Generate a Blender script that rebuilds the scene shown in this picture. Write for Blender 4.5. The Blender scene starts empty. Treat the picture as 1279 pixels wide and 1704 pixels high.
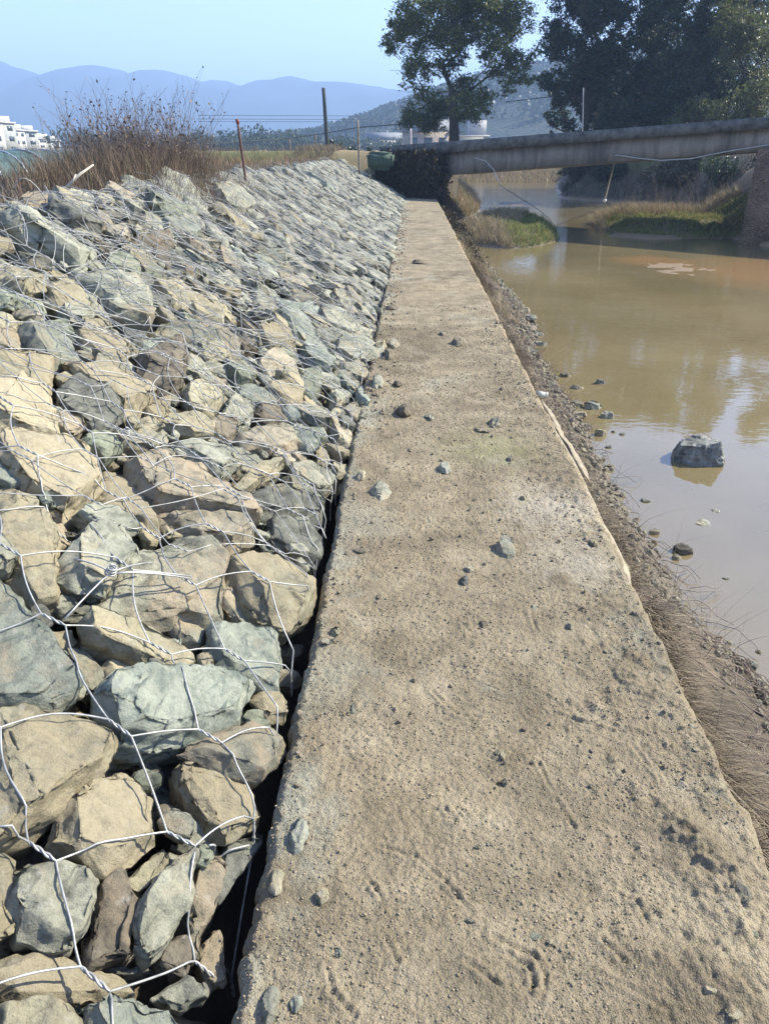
import bpy, bmesh, math, random
import numpy as np
from mathutils import Vector, noise
from mathutils.bvhtree import BVHTree
random.seed(7); rng = np.random.default_rng(7)
sc = bpy.context.scene
COL = sc.collection

# ------------------------------------------------------------------ camera, world, sun, exposure
FPX = 1181.0; TH = math.radians(27.0); PS = math.radians(2.39)
cam_d = bpy.data.cameras.new("camera"); cam = bpy.data.objects.new("camera", cam_d); COL.objects.link(cam)
cam.location = (0, 0, 1.5); cam.rotation_euler = (math.radians(90) - TH, 0, PS)
cam_d.sensor_fit = 'VERTICAL'; cam_d.sensor_height = 24.0; cam_d.lens = FPX / 1704 * 24.0
cam_d.clip_start = 0.05; cam_d.clip_end = 9000
sc.camera = cam
SUN_EL, SUN_AZ = math.radians(40), math.radians(72)
world = bpy.data.worlds.new("World"); sc.world = world; world.use_nodes = True
wn = world.node_tree
sky = wn.nodes.new('ShaderNodeTexSky'); sky.sky_type = 'NISHITA'; sky.sun_disc = False
sky.sun_elevation = SUN_EL; sky.sun_rotation = SUN_AZ; sky.air_density = 1.0; sky.dust_density = 0.4; sky.ozone_density = 2.6
tint = wn.nodes.new('ShaderNodeMix'); tint.data_type = 'RGBA'; tint.blend_type = 'MULTIPLY'; tint.inputs[0].default_value = 1; tint.inputs[7].default_value = (1.02, .93, 1.05, 1)
wn.links.new(sky.outputs[0], tint.inputs[6]); wn.links.new(tint.outputs[2], wn.nodes['Background'].inputs[0]); wn.nodes['Background'].inputs[1].default_value = 0.15
sun_d = bpy.data.lights.new("sun", 'SUN'); sun = bpy.data.objects.new("sun", sun_d); COL.objects.link(sun)
sun_d.energy = 5.0; sun_d.angle = math.radians(0.53); sun_d.color = (1.0, 0.945, 0.80)
SD = Vector((math.cos(SUN_EL) * math.sin(SUN_AZ), math.cos(SUN_EL) * math.cos(SUN_AZ), math.sin(SUN_EL)))
sun.rotation_euler = SD.to_track_quat('Z', 'Y').to_euler(); sun.location = (20, 10, 30)
sc.view_settings.view_transform = 'Standard'; sc.view_settings.look = 'None'
sc.view_settings.exposure = 1.3; sc.view_settings.gamma = 1.0
sc.cycles.use_denoising = True; sc.cycles.max_bounces = 6; sc.cycles.transparent_max_bounces = 8

# ------------------------------------------------------------------ photo geometry helpers (a pixel's ray met with a real plane)
RT = np.array([math.cos(PS), math.sin(PS), 0.0])
FW = np.array([-math.sin(PS) * math.cos(TH), math.cos(PS) * math.cos(TH), -math.sin(TH)])
UP = np.array([-math.sin(PS) * math.sin(TH), math.cos(PS) * math.sin(TH), math.cos(TH)])
EYE = np.array([0, 0, 1.5])
def ray(px, py): return RT * (px - 639.5) / FPX + UP * (852 - py) / FPX + FW
def P(px, py, z):
    d = ray(px, py); return EYE + d * (z - 1.5) / d[2]
def W(px, py, Y):
    d = ray(px, py); return EYE + d * Y / d[1]
AL = math.atan(.5)
A0 = np.array([-.42, 0, -.03]); NN = np.array([math.sin(AL), 0, math.cos(AL)])
EV = np.array([-math.cos(AL), 0, math.sin(AL)]); EU = np.array([0, 1.0, 0])
VTOP = 2.66
def Spx(px, py, h=0.0):
    d = ray(px, py); t = np.dot(A0 + NN * h - EYE, NN) / np.dot(d, NN); p = EYE + d * t
    return p[1], float(np.dot(p - A0, EV))
def Suv(u, v, h=0.0): return A0 + EU * u + EV * v + NN * h

# ------------------------------------------------------------------ object helpers
def tag(o, label=None, cat=None, group=None, kind=None):
    if label: o['label'] = label
    if cat: o['category'] = cat
    if group: o['group'] = group
    if kind: o['kind'] = kind
    return o
def link(name, me, mat=None, parent=None, loc=None):
    o = bpy.data.objects.new(name, me); COL.objects.link(o)
    if mat is not None and len(me.materials) == 0: me.materials.append(mat)
    if parent: o.parent = parent
    if loc is not None: o.location = loc
    return o
def empty(name, loc=(0, 0, 0), rz=0):
    o = bpy.data.objects.new(name, None); COL.objects.link(o); o.location = loc; o.rotation_euler = (0, 0, rz)
    o.empty_display_size = .1
    return o
def np_mesh(name, V, F, smooth=True):
    """V (n,3), F (m,k) uniform polygons"""
    V = np.asarray(V, np.float32); F = np.asarray(F, np.int32)
    me = bpy.data.meshes.new(name); k = F.shape[1]
    me.vertices.add(len(V)); me.vertices.foreach_set('co', V.ravel())
    me.loops.add(F.size); me.loops.foreach_set('vertex_index', F.ravel())
    me.polygons.add(len(F)); me.polygons.foreach_set('loop_start', np.arange(0, F.size, k, dtype=np.int32))
    me.update(calc_edges=True)
    if smooth: me.polygons.foreach_set('use_smooth', np.ones(len(F), bool))
    return me
def grid_faces(nr, nc):
    i = np.arange(nr - 1)[:, None] * nc + np.arange(nc - 1)[None, :]
    return np.stack([i, i + 1, i + nc + 1, i + nc], -1).reshape(-1, 4)
class MB:
    """collects tubes / boxes, builds one mesh"""
    def __init__(s): s.V = []; s.F = []; s.n = 0
    def add(s, V, F):
        V = np.asarray(V, float); s.V.append(V); s.F.append(np.asarray(F) + s.n); s.n += len(V)
    def tube(s, pts, r, k=5, cap=True):
        pts = np.asarray(pts, float); n = len(pts)
        r = np.broadcast_to(np.asarray(r, float), (n,))
        t = np.gradient(pts, axis=0); t /= np.maximum(np.linalg.norm(t, axis=1, keepdims=True), 1e-9)
        ref = np.array([0, 0, 1.0]) if abs(t[:, 2].mean()) < .8 else np.array([1.0, 0, 0])
        a = np.cross(t, ref); a /= np.maximum(np.linalg.norm(a, axis=1, keepdims=True), 1e-9); b = np.cross(t, a)
        th = np.arange(k) * 2 * math.pi / k
        V = pts[:, None] + r[:, None, None] * (a[:, None] * np.cos(th)[None, :, None] + b[:, None] * np.sin(th)[None, :, None])
        V = V.reshape(-1, 3)
        i = (np.arange(n - 1)[:, None] * k + np.arange(k)[None]); j = (np.arange(n - 1)[:, None] * k + (np.arange(k)[None] + 1) % k)
        F = np.stack([i, j, j + k, i + k], -1).reshape(-1, 4)
        if cap:
            V = np.vstack([V, pts[:1], pts[-1:]]); c0 = n * k; c1 = c0 + 1; q = np.arange(k); q2 = (q + 1) % k
            F = np.vstack([F, np.stack([q2, q, np.full(k, c0), np.full(k, c0)], -1), np.stack([q + (n - 1) * k, q2 + (n - 1) * k, np.full(k, c1), np.full(k, c1)], -1)])
        s.add(V, F)
    def box(s, lo, hi, rz=0, org=(0, 0, 0)):
        x0, y0, z0 = lo; x1, y1, z1 = hi
        V = np.array([(x0, y0, z0), (x1, y0, z0), (x1, y1, z0), (x0, y1, z0), (x0, y0, z1), (x1, y0, z1), (x1, y1, z1), (x0, y1, z1)], float)
        c, q = math.cos(rz), math.sin(rz); V = np.stack([V[:, 0] * c - V[:, 1] * q, V[:, 0] * q + V[:, 1] * c, V[:, 2]], -1) + np.array(org)
        s.add(V, [(0, 3, 2, 1), (4, 5, 6, 7), (0, 1, 5, 4), (1, 2, 6, 5), (2, 3, 7, 6), (3, 0, 4, 7)])
    def mesh(s, name, smooth=True):
        V = np.vstack(s.V); F = np.vstack(s.F)
        me = bpy.data.meshes.new(name)
        tri = F[:, 2] == F[:, 3]
        if tri.any():
            Fq = F[~tri]; Ft = F[tri][:, :3]
            tot = Fq.size + Ft.size
            me.vertices.add(len(V)); me.vertices.foreach_set('co', V.astype(np.float32).ravel())
            me.loops.add(tot); me.loops.foreach_set('vertex_index', np.concatenate([Fq.ravel(), Ft.ravel()]).astype(np.int32))
            me.polygons.add(len(F)); me.polygons.foreach_set('loop_start', np.concatenate([np.arange(0, Fq.size, 4), Fq.size + np.arange(0, Ft.size, 3)]).astype(np.int32))
            me.update(calc_edges=True)
            if smooth: me.polygons.foreach_set('use_smooth', np.ones(len(F), bool))
            return me
        return np_mesh(name, V, F, smooth)
    def build(s, name, mat, parent=None, smooth=True, loc=None):
        return link(name, s.mesh(name, smooth), mat, parent, loc)

# value noise (vectorised)
_T = rng.random((256, 256)).astype(np.float32)
def vn(x, y, seed=0):
    x = np.asarray(x, float) + seed * 17.31; y = np.asarray(y, float) + seed * 9.17
    xi = np.floor(x).astype(int); yi = np.floor(y).astype(int); fx = x - xi; fy = y - yi
    fx = fx * fx * (3 - 2 * fx); fy = fy * fy * (3 - 2 * fy)
    g = lambda a, b: _T[a & 255, b & 255]
    return (g(xi, yi) * (1 - fx) + g(xi + 1, yi) * fx) * (1 - fy) + (g(xi, yi + 1) * (1 - fx) + g(xi + 1, yi + 1) * fx) * fy
def fbm(x, y, oct=4, seed=0):
    s = 0; a = .5
    for k in range(oct): s = s + a * vn(x * 2 ** k, y * 2 ** k, seed + k * 3); a *= .5
    return s

# ------------------------------------------------------------------ materials
def new_mat(name):
    m = bpy.data.materials.new(name); m.use_nodes = True
    nt = m.node_tree; b = nt.nodes['Principled BSDF']; return m, nt, b
def N(nt, t, **kw):
    n = nt.nodes.new(t)
    for k, v in kw.items(): setattr(n, k, v)
    return n
def ramp(nt, fac, stops):
    r = nt.nodes.new('ShaderNodeValToRGB'); e = r.color_ramp.elements
    while len(e) < len(stops): e.new(.5)
    for q, (p, c) in zip(e, stops):
        q.position = p; q.color = (*c, 1) if len(c) == 3 else c
    nt.links.new(fac, r.inputs[0]); return r
def noise_n(nt, vec, scale, detail=4, rough=.6, dist=0.0):
    n = nt.nodes.new('ShaderNodeTexNoise'); n.inputs['Scale'].default_value = scale; n.inputs['Detail'].default_value = detail
    n.inputs['Roughness'].default_value = rough; n.inputs['Distortion'].default_value = dist
    if vec is not None: nt.links.new(vec, n.inputs['Vector'])
    return n
def mixc(nt, fac, a, b, mode='MIX'):
    m = nt.nodes.new('ShaderNodeMix'); m.data_type = 'RGBA'; m.blend_type = mode
    for i, v in ((0, fac), (6, a), (7, b)):
        if hasattr(v, 'links') or isinstance(v, bpy.types.NodeSocket): nt.links.new(v, m.inputs[i])
        elif isinstance(v, (int, float)): m.inputs[i].default_value = v
        else: m.inputs[i].default_value = (*v, 1)
    return m.outputs[2]
def mrange(nt, v, a, b, c=0, d=1):
    m = nt.nodes.new('ShaderNodeMapRange'); nt.links.new(v, m.inputs[0])
    for i, q in ((1, a), (2, b), (3, c), (4, d)): m.inputs[i].default_value = q
    return m.outputs[0]
def bump(nt, b, h, strength, dist, prev=None):
    n = nt.nodes.new('ShaderNodeBump'); n.inputs['Strength'].default_value = strength; n.inputs['Distance'].default_value = dist
    nt.links.new(h, n.inputs['Height'])
    if prev is not None: nt.links.new(prev.outputs[0], n.inputs['Normal'])
    nt.links.new(n.outputs[0], b.inputs['Normal']); return n

def stone_mat(name, base, dark, dust, dust_amt, rnd='object', vein=None):
    m, nt, b = new_mat(name)
    geo = N(nt, 'ShaderNodeNewGeometry'); pos = geo.outputs['Position']
    if rnd == 'object':
        oi = N(nt, 'ShaderNodeObjectInfo'); r = oi.outputs['Random']
    else: r = geo.outputs['Random Per Island']
    # offset the texture by the random number so each stone differs
    mul = N(nt, 'ShaderNodeVectorMath', operation='SCALE'); nt.links.new(r, mul.inputs['Scale']); mul.inputs[0].default_value = (13, 7, 19)
    add = N(nt, 'ShaderNodeVectorMath', operation='ADD'); nt.links.new(pos, add.inputs[0]); nt.links.new(mul.outputs[0], add.inputs[1]); vec = add.outputs[0]
    n1 = noise_n(nt, vec, 9, 6, .65, .4)
    c = ramp(nt, n1.outputs[0], [(.32, dark), (.52, base), (.75, tuple(min(1, x * 1.22) for x in base))]).outputs[0]
    # slaty streaks
    st = N(nt, 'ShaderNodeMapping'); nt.links.new(vec, st.inputs[0]); st.inputs['Scale'].default_value = (6, 8, 46); st.inputs['Rotation'].default_value = (.5, .7, .3)
    n2 = noise_n(nt, st.outputs[0], 1.2, 5, .6, 1.0)
    c = mixc(nt, mrange(nt, n2.outputs[0], .54, .68), c, dark)
    # dust, sandy mud caked on
    n3 = noise_n(nt, vec, 5, 6, .7, .6)
    th = mrange(nt, r, 0, 1, .62 - .42 * dust_amt, .80 - .38 * dust_amt)
    sub = N(nt, 'ShaderNodeMath', operation='SUBTRACT'); nt.links.new(n3.outputs[0], sub.inputs[0]); nt.links.new(th, sub.inputs[1])
    c = mixc(nt, mrange(nt, sub.outputs[0], -.03, .10), c, dust)
    # lichen / pale blotches and specks
    n4 = noise_n(nt, vec, 60, 4, .7)
    c = mixc(nt, mrange(nt, n4.outputs[0], .50, .78, 0, .45), c, tuple(x * .45 for x in dark))
    n5 = noise_n(nt, vec, 28, 3, .6)
    c = mixc(nt, mrange(nt, n5.outputs[0], .60, .72, 0, .4), c, (.44, .42, .36))
    hv = N(nt, 'ShaderNodeHueSaturation'); nt.links.new(c, hv.inputs['Color']); nt.links.new(mrange(nt, r, 0, 1, .78, 1.22), hv.inputs['Value'])
    hv.inputs['Saturation'].default_value = 1.0
    nt.links.new(hv.outputs[0], b.inputs['Base Color']); b.inputs['Roughness'].default_value = .9; b.inputs['Specular IOR Level'].default_value = .25
    nb = noise_n(nt, vec, 45, 8, .72); b1 = bump(nt, b, nb.outputs[0], .85, .016)
    vb = noise_n(nt, vec, 260, 3, .7); b2 = bump(nt, b, vb.outputs[0], .7, .004, b1); bump(nt, b, n2.outputs[0], .35, .010, b2)
    return m
TAN = (.31, .285, .19); SAND = (.34, .308, .205); GREY = (.285, .278, .205); BLUE = (.265, .28, .22); BRN = (.19, .163, .115); DUST = (.355, .305, .195)
M = {}
M['t'] = stone_mat('tan_stone', TAN, (.18, .16, .11), DUST, .6)
M['s'] = stone_mat('sandy_stone', SAND, (.25, .20, .13), (.375, .325, .215), .9)
M['g'] = stone_mat('grey_stone', GREY, (.11, .11, .085), (.35, .29, .195), .45)
M['b'] = stone_mat('bluish_stone', BLUE, (.12, .14, .12), (.32, .285, .20), .28)
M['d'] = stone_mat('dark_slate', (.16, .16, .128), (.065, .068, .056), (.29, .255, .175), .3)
M['p'] = stone_mat('pinkish_stone', (.315, .28, .20), (.19, .17, .12), (.38, .305, .205), .5)
M['w'] = stone_mat('pale_stone', (.31, .31, .235), (.17, .175, .13), (.37, .32, .215), .4)
M['e'] = stone_mat('green_stone', (.23, .245, .175), (.115, .125, .09), (.33, .29, .195), .35)
M['n'] = stone_mat('brown_stone', BRN, (.08, .07, .055), (.30, .24, .16), .25)
M['far'] = stone_mat('mixed_rubble', (.29, .288, .22), (.10, .105, .08), (.33, .29, .20), .4, rnd='island')
M['grit'] = stone_mat('path_grit', (.27, .23, .165), (.14, .12, .09), (.36, .295, .20), .5, rnd='island')
M['fill'] = stone_mat('rubble_in_gaps', (.23, .21, .155), (.09, .08, .06), (.34, .29, .19), .5, rnd='island')

def simple_mat(name, col, rough=.8, metal=0.0, var=.0, scale=20, bumpd=0.0, spec=.3, col2=None):
    m, nt, b = new_mat(name); geo = N(nt, 'ShaderNodeNewGeometry')
    n = noise_n(nt, geo.outputs['Position'], scale, 5, .65)
    c2 = col2 or tuple(x * (1 - var) for x in col)
    c = ramp(nt, n.outputs[0], [(.35, c2), (.65, col)])
    nt.links.new(c.outputs[0], b.inputs['Base Color']); b.inputs['Roughness'].default_value = rough; b.inputs['Metallic'].default_value = metal
    b.inputs['Specular IOR Level'].default_value = spec
    if bumpd: bump(nt, b, n.outputs[0], .7, bumpd)
    return m
M['wire'] = simple_mat('galvanised_wire', (.44, .44, .415), .45, .35, .45, 40, spec=.5)
def blade_mat(name, cols, rough=.75, trans=.0):
    m, nt, b = new_mat(name); geo = N(nt, 'ShaderNodeNewGeometry')
    k = len(cols); c = ramp(nt, geo.outputs['Random Per Island'], [(i / max(1, k - 1), q) for i, q in enumerate(cols)])
    nt.links.new(c.outputs[0], b.inputs['Base Color']); b.inputs['Roughness'].default_value = rough; b.inputs['Specular IOR Level'].default_value = .3
    if trans:
        tr = N(nt, 'ShaderNodeBsdfTranslucent'); nt.links.new(c.outputs[0], tr.inputs[0])
        mx = N(nt, 'ShaderNodeMixShader'); mx.inputs[0].default_value = trans
        nt.links.new(b.outputs[0], mx.inputs[1]); nt.links.new(tr.outputs[0], mx.inputs[2]); nt.links.new(mx.outputs[0], nt.nodes['Material Output'].inputs[0])
    return m
M['drygrass'] = blade_mat('dry_grass', [(.13, .10, .065), (.32, .26, .17), (.07, .055, .04), (.22, .17, .11), (.42, .35, .24)])
M['greengrass'] = blade_mat('green_grass', [(.10, .14, .03), (.17, .20, .05), (.26, .26, .08), (.33, .27, .12), (.12, .17, .04)], trans=.25)
M['mixgrass'] = blade_mat('mixed_grass', [(.36, .26, .17), (.30, .22, .15), (.22, .21, .08), (.42, .31, .21), (.18, .19, .06)], trans=.15)
M['weed'] = blade_mat('dry_weeds', [(.12, .075, .05), (.19, .12, .08), (.09, .065, .05), (.15, .11, .065), (.25, .19, .125), (.12, .12, .055)])
M['vine'] = blade_mat('dry_vines', [(.045, .04, .025), (.09, .07, .04), (.03, .035, .018), (.12, .09, .055)])
M['leafA'] = blade_mat('broad_leaves', [(.05, .08, .03), (.09, .125, .04), (.06, .09, .04), (.20, .22, .07), (.13, .16, .055)], .4, .48)
M['leafB'] = blade_mat('dark_leaves', [(.025, .045, .028), (.04, .065, .035), (.03, .05, .035), (.08, .10, .045)], .4, .38)
M['leafC'] = blade_mat('yellow_green_leaves', [(.06, .08, .03), (.10, .12, .045), (.15, .155, .06), (.045, .065, .03)], .45, .4)
M['bark'] = simple_mat('bark', (.075, .06, .045), .95, 0, .5, 9, .02)
M['twig'] = simple_mat('twig', (.24, .185, .15), .9, 0, .4, 30)
M['conc'] = simple_mat('weathered_concrete', (.30, .285, .255), .92, 0, .45, 3.0, .01)

# ------------------------------------------------------------------ terrain
def sst(a, b, x):
    t = np.clip((x - a) / (b - a), 0, 1); return t * t * (3 - 2 * t)
XLy = np.array([-50, 0, 2.8, 3.1, 5.2, 6.3, 9, 10.7, 13, 16, 18, 22, 27, 32, 35, 50, 68, 90.]); XLx = np.array([2.0, 1.9, 1.75, 1.52, 1.55, 1.62, 1.55, 1.80, 1.75, 1.65, 1.45, 1.45, 1.6, 2.6, 2.9, 3.4, 3.95, 4.5])
XRy = np.array([-50, 10, 15, 20, 21, 27, 30, 36, 42, 55, 68, 90.]); XRx = np.array([13, 12.5, 12, 9.6, 9.2, 9.4, 12.0, 11.0, 7.7, 9.7, 12.2, 14.])
def isl(x, y, cx, cy, rx, ry, rot=0):
    c, s = math.cos(rot), math.sin(rot); a = ((x - cx) * c + (y - cy) * s) / rx; b = (-(x - cx) * s + (y - cy) * c) / ry
    return np.sqrt(a * a + b * b)
def terrain(x, y):
    x = np.asarray(x, float); y = np.asarray(y, float)
    jit = (fbm(x * 1.7, y * 1.7, 3, 5) - .45) * .35
    xl = np.interp(y, XLy, XLx) + jit * .6; xr = np.interp(y, XRy, XRx) + jit * 1.2
    dl = xl - x; dr = x - xr
    topl = np.where(y < 29.5, -.18, 1.15) ; sl = np.where(y < 29.5, .72, .8)
    zl = -.8 + np.clip(dl * sl, -.5, topl + .8)
    far = np.clip((y - 68) * .05, -.0, 2.2)
    zr = -.8 + np.clip(dr * .95, -.5, 2.5)
    z = np.maximum(zl, zr)
    zf = -.8 + np.clip((y - 67.5) * .09, -.5, 2.2) ; z = np.maximum(z, zf)
    # islands and the mud bar
    for (cx, cy, rx, ry, rot, top) in [(2.9, 23.8, 1.5, 3.9, -.12, .32), (8.2, 25.6, 2.2, 3.3, .1, .38), (7.2, 23.2, 1.3, .9, 0, .05)]:
        d = isl(x + jit * 1.5, y + jit * 2, cx, cy, rx, ry, rot)
        z = np.maximum(z, -.8 + np.clip((1 - d) * 1.0, -.5, top))
    d = isl(x + jit * 2, y + jit * 1.0, 8.2, 15.9, 2.9, 2.0, -.35)
    z = np.maximum(z, -.8 + np.clip((1 - d) * .25, -.5, -.035 + (fbm(x * 2.5, y * 2.5, 4, 12) - .45) * .09))
    d = isl(x + jit * 2, y + jit * 1.0, 5.0, 37.5, 1.0, 1.1, 0)
    z = np.maximum(z, -.8 + np.clip((1 - d) * .3, -.5, .03))
    # rubble slope bed, wall trench, field behind the ridge (left)
    bed = np.interp(x, [-3.6, -2.85, -.5, -.40, .80, .86], [1.0, 1.02, -.34, -.6, -.6, -.2])
    inl = (y < 29.5) & (x < .86)
    z = np.where(inl, np.where(x > -3.6, bed, 1.0), z)
    z = np.where(x < -3.6, np.maximum(1.0 + np.clip((y - 60) * .004, 0, 3), 1.0), z)
    rampz = 1.48 * sst(28.0, 30.0, y) * (1 - sst(33.5, 37, y)) * (1 - sst(.3, 1.0, x))
    z = np.where((x < 1.0) & (y > 28.5), np.maximum(z, rampz), z)
    sand = (fbm(x * 6, y * 6, 3, 9) - .45) * .05 + (fbm(x * 15, y * 15, 2, 19) - .37) * .07 * (x > 1.0) * (x < 3)
    return z + sand * sst(-5, 0, x + 4) + (fbm(x * .6, y * .6, 2, 2) - .4) * .12 * (np.abs(x - 1) > 3)
def axis(*segs):
    out = [segs[0][0]]
    for a, b, st in segs:
        n = max(1, int(round((b - a) / st))); out += list(np.linspace(a, b, n + 1)[1:])
    return np.array(out)
def geo_axis(a, b, n): return np.sign(a) * np.geomspace(abs(a), abs(b), n)
gx = np.unique(np.concatenate([-geo_axis(14, 2600, 22), axis((-14, -4, .5), (-4, .7, .1), (.7, 3.2, .04), (3.2, 13, .14), (13, 20, .5)), geo_axis(20, 2600, 20)]))
gy = np.unique(np.concatenate([[-2600, -600, -150, -40, -12], axis((-4, .5, .5), (.5, 12, .05), (12, 48, .18), (48, 80, .8)), geo_axis(80, 2600, 26)]))
GX, GY = np.meshgrid(gx, gy)
GZ = terrain(GX, GY)
def ground_mat():
    m, nt, b = new_mat('ground_soil'); geo = N(nt, 'ShaderNodeNewGeometry'); pos = geo.outputs['Position']
    sep = N(nt, 'ShaderNodeSeparateXYZ'); nt.links.new(pos, sep.inputs[0])
    n1 = noise_n(nt, pos, 3.0, 8, .7); n2 = noise_n(nt, pos, 30, 6, .7); n3 = noise_n(nt, pos, .15, 5, .6)
    dry = ramp(nt, n1.outputs[0], [(.3, (.045, .035, .025)), (.5, (.10, .078, .05)), (.7, (.19, .145, .095))]).outputs[0]
    fld = ramp(nt, n3.outputs[0], [(.35, (.13, .13, .045)), (.55, (.28, .20, .11)), (.7, (.34, .25, .14))]).outputs[0]
    c = mixc(nt, mrange(nt, sep.outputs[2], .3, .9), dry, fld)
    mud = ramp(nt, n2.outputs[0], [(.35, (.09, .075, .05)), (.6, (.17, .135, .085)), (.8, (.24, .19, .12))]).outputs[0]
    wet = mrange(nt, sep.outputs[2], -.76, -.60, 1, 0)
    c = mixc(nt, wet, c, mud)
    # orange silt bars out in the river
    far = mrange(nt, sep.outputs[0], 4.2, 5.0)
    bar = N(nt, 'ShaderNodeMath', operation='MULTIPLY'); nt.links.new(far, bar.inputs[0]); nt.links.new(wet, bar.inputs[1])
    c = mixc(nt, bar.outputs[0], c, (.25, .175, .095))
    nt.links.new(c, b.inputs['Base Color'])
    nt.links.new(mrange(nt, sep.outputs[2], -.79, -.66, .35, .95), b.inputs['Roughness'])
    b1 = bump(nt, b, n2.outputs[0], .8, .03); n4 = noise_n(nt, pos, 140, 4, .7); bump(nt, b, n4.outputs[0], .6, .006, b1)
    return m
M['ground'] = ground_mat()
g = link('ground', np_mesh('ground', np.stack([GX, GY, GZ], -1).reshape(-1, 3), grid_faces(len(gy), len(gx))), M['ground']); tag(g, kind='structure')

# ------------------------------------------------------------------ water
def water_mat():
    m, nt, b = new_mat('muddy_water'); geo = N(nt, 'ShaderNodeNewGeometry'); pos = geo.outputs['Position']
    n1 = noise_n(nt, pos, .35, 4, .6)
    c = ramp(nt, n1.outputs[0], [(.35, (.18, .142, .066)), (.65, (.25, .20, .102))]).outputs[0]
    for (bx, by, br_) in ((8.0, 15.9, 2.6), (5.6, 17.6, 1.0), (5.0, 37, 1.6), (2.9, 6.0, .01)):
        dn = N(nt, 'ShaderNodeVectorMath', operation='DISTANCE'); nt.links.new(pos, dn.inputs[0]); dn.inputs[1].default_value = (bx, by, -.8); nb_ = noise_n(nt, pos, .9, 5, .65)
        a_ = N(nt, 'ShaderNodeMath', operation='MULTIPLY_ADD'); nt.links.new(nb_.outputs[0], a_.inputs[0]); a_.inputs[1].default_value = br_ * 1.6; nt.links.new(dn.outputs['Value'], a_.inputs[2])
        c = mixc(nt, mrange(nt, a_.outputs[0], br_ * 1.3, br_ * 2.0, .85, 0), c, (.34, .205, .085))
    nt.links.new(c, b.inputs['Base Color']); b.inputs['Roughness'].default_value = .015; b.inputs['IOR'].default_value = 1.75; b.inputs['Specular IOR Level'].default_value = .85
    mp = N(nt, 'ShaderNodeMapping'); nt.links.new(pos, mp.inputs[0]); mp.inputs['Scale'].default_value = (1.0, 1.8, 1)
    w1 = noise_n(nt, mp.outputs[0], 5, 3, .5); w2 = noise_n(nt, mp.outputs[0], .8, 2, .5)
    sep = N(nt, 'ShaderNodeSeparateXYZ'); nt.links.new(pos, sep.inputs[0])
    amp = mrange(nt, sep.outputs[1], 6, 22, .035, .16)
    ad = N(nt, 'ShaderNodeMath', operation='MULTIPLY'); nt.links.new(w1.outputs[0], ad.inputs[0]); nt.links.new(amp, ad.inputs[1])
    bump(nt, b, ad.outputs[0], 1.0, .03)
    tr = N(nt, 'ShaderNodeBsdfTransparent'); tr.inputs[0].default_value = (.75, .66, .48, 1)
    nt.links.new(mrange(nt, sep.outputs[0], 0, 1), b.inputs['Alpha']) if False else None
    # turbid: most light scatters back from the silt, some passes
    fr = N(nt, 'ShaderNodeFresnel'); fr.inputs[0].default_value = 1.33
    mx = N(nt, 'ShaderNodeMixShader'); mx.inputs[0].default_value = .16
    mr = nt.nodes['Material Output']; nt.links.new(b.outputs[0], mx.inputs[1]); nt.links.new(tr.outputs[0], mx.inputs[2])
    nt.links.new(mx.outputs[0], mr.inputs[0])
    return m
wx = axis((.9, 30, 1.0)); wy = axis((-6, 80, 1.0)); WX, WY = np.meshgrid(wx, wy)
wt = link('water', np_mesh('water', np.stack([WX, WY, np.full_like(WX, -.8)], -1).reshape(-1, 3), grid_faces(len(wy), len(wx))), water_mat()); tag(wt, kind='structure')

# ------------------------------------------------------------------ the sandy wall top (path)
GROOVES = [[(632, 1408), (690, 1425), (740, 1465), (785, 1520)], [(592, 1435), (625, 1480), (640, 1500)], [(820, 1560), (890, 1590), (908, 1625), (900, 1660)], [(960, 1605), (1040, 1640), (1110, 1680)],
           [(775, 1600), (830, 1640)], [(905, 1090), (985, 1125)], [(920, 1185), (975, 1205)], [(690, 850), (760, 900)], [(665, 950), (725, 968)], [(880, 1010), (892, 1050)], [(895, 1270), (915, 1310)], [(925, 1330), (955, 1375)], [(545, 1610), (552, 1650), (590, 1690)], [(860, 1600), (880, 1610), (888, 1640), (870, 1660)], [(1010, 1480), (1060, 1500), (1080, 1540)], [(700, 1350), (740, 1345), (760, 1370)], [(470, 1300), (520, 1330)], [(640, 1560), (660, 1600), (650, 1640)], [(1050, 1240), (1100, 1300)], [(720, 1150), (760, 1190), (800, 1195)], [(1000, 1560), (1040, 1600)], [(590, 1250), (640, 1240)], [(780, 1060), (840, 1075)]]
CLODS = [(1150, 1395, .06), (1170, 1430, .07), (1205, 1450, .06), (1130, 1370, .05), (1220, 1500, .06), (1120, 1120, .04), (1060, 1130, .04), (935, 960, .05), (985, 945, .05), (1250, 1560, .08), (1180, 1600, .07), (1240, 1650, .09), (1090, 1160, .04)]
def wall_x(y):
    xl = -.33 - .004 * np.minimum(y, 25) + (fbm(y * 1.3, y * 0, 3, 31) - .45) * .035 + (vn(y * 14, y * 0, 32) - .5) * .02 + (vn(y * 45, y * 0, 33) - .5) * .02 + (vn(y * 110, y * 0, 34) - .5) * .010
    xr = .865 - .0075 * np.clip(y - 4, 0, 30) + (fbm(y * .9, y * 0, 3, 41) - .45) * .035 + (vn(y * 9, y * 0, 42) - .5) * .016 + (vn(y * 33, y * 0, 43) - .5) * .014 + (vn(y * 80, y * 0, 44) - .5) * .008
    return xl, xr
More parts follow.
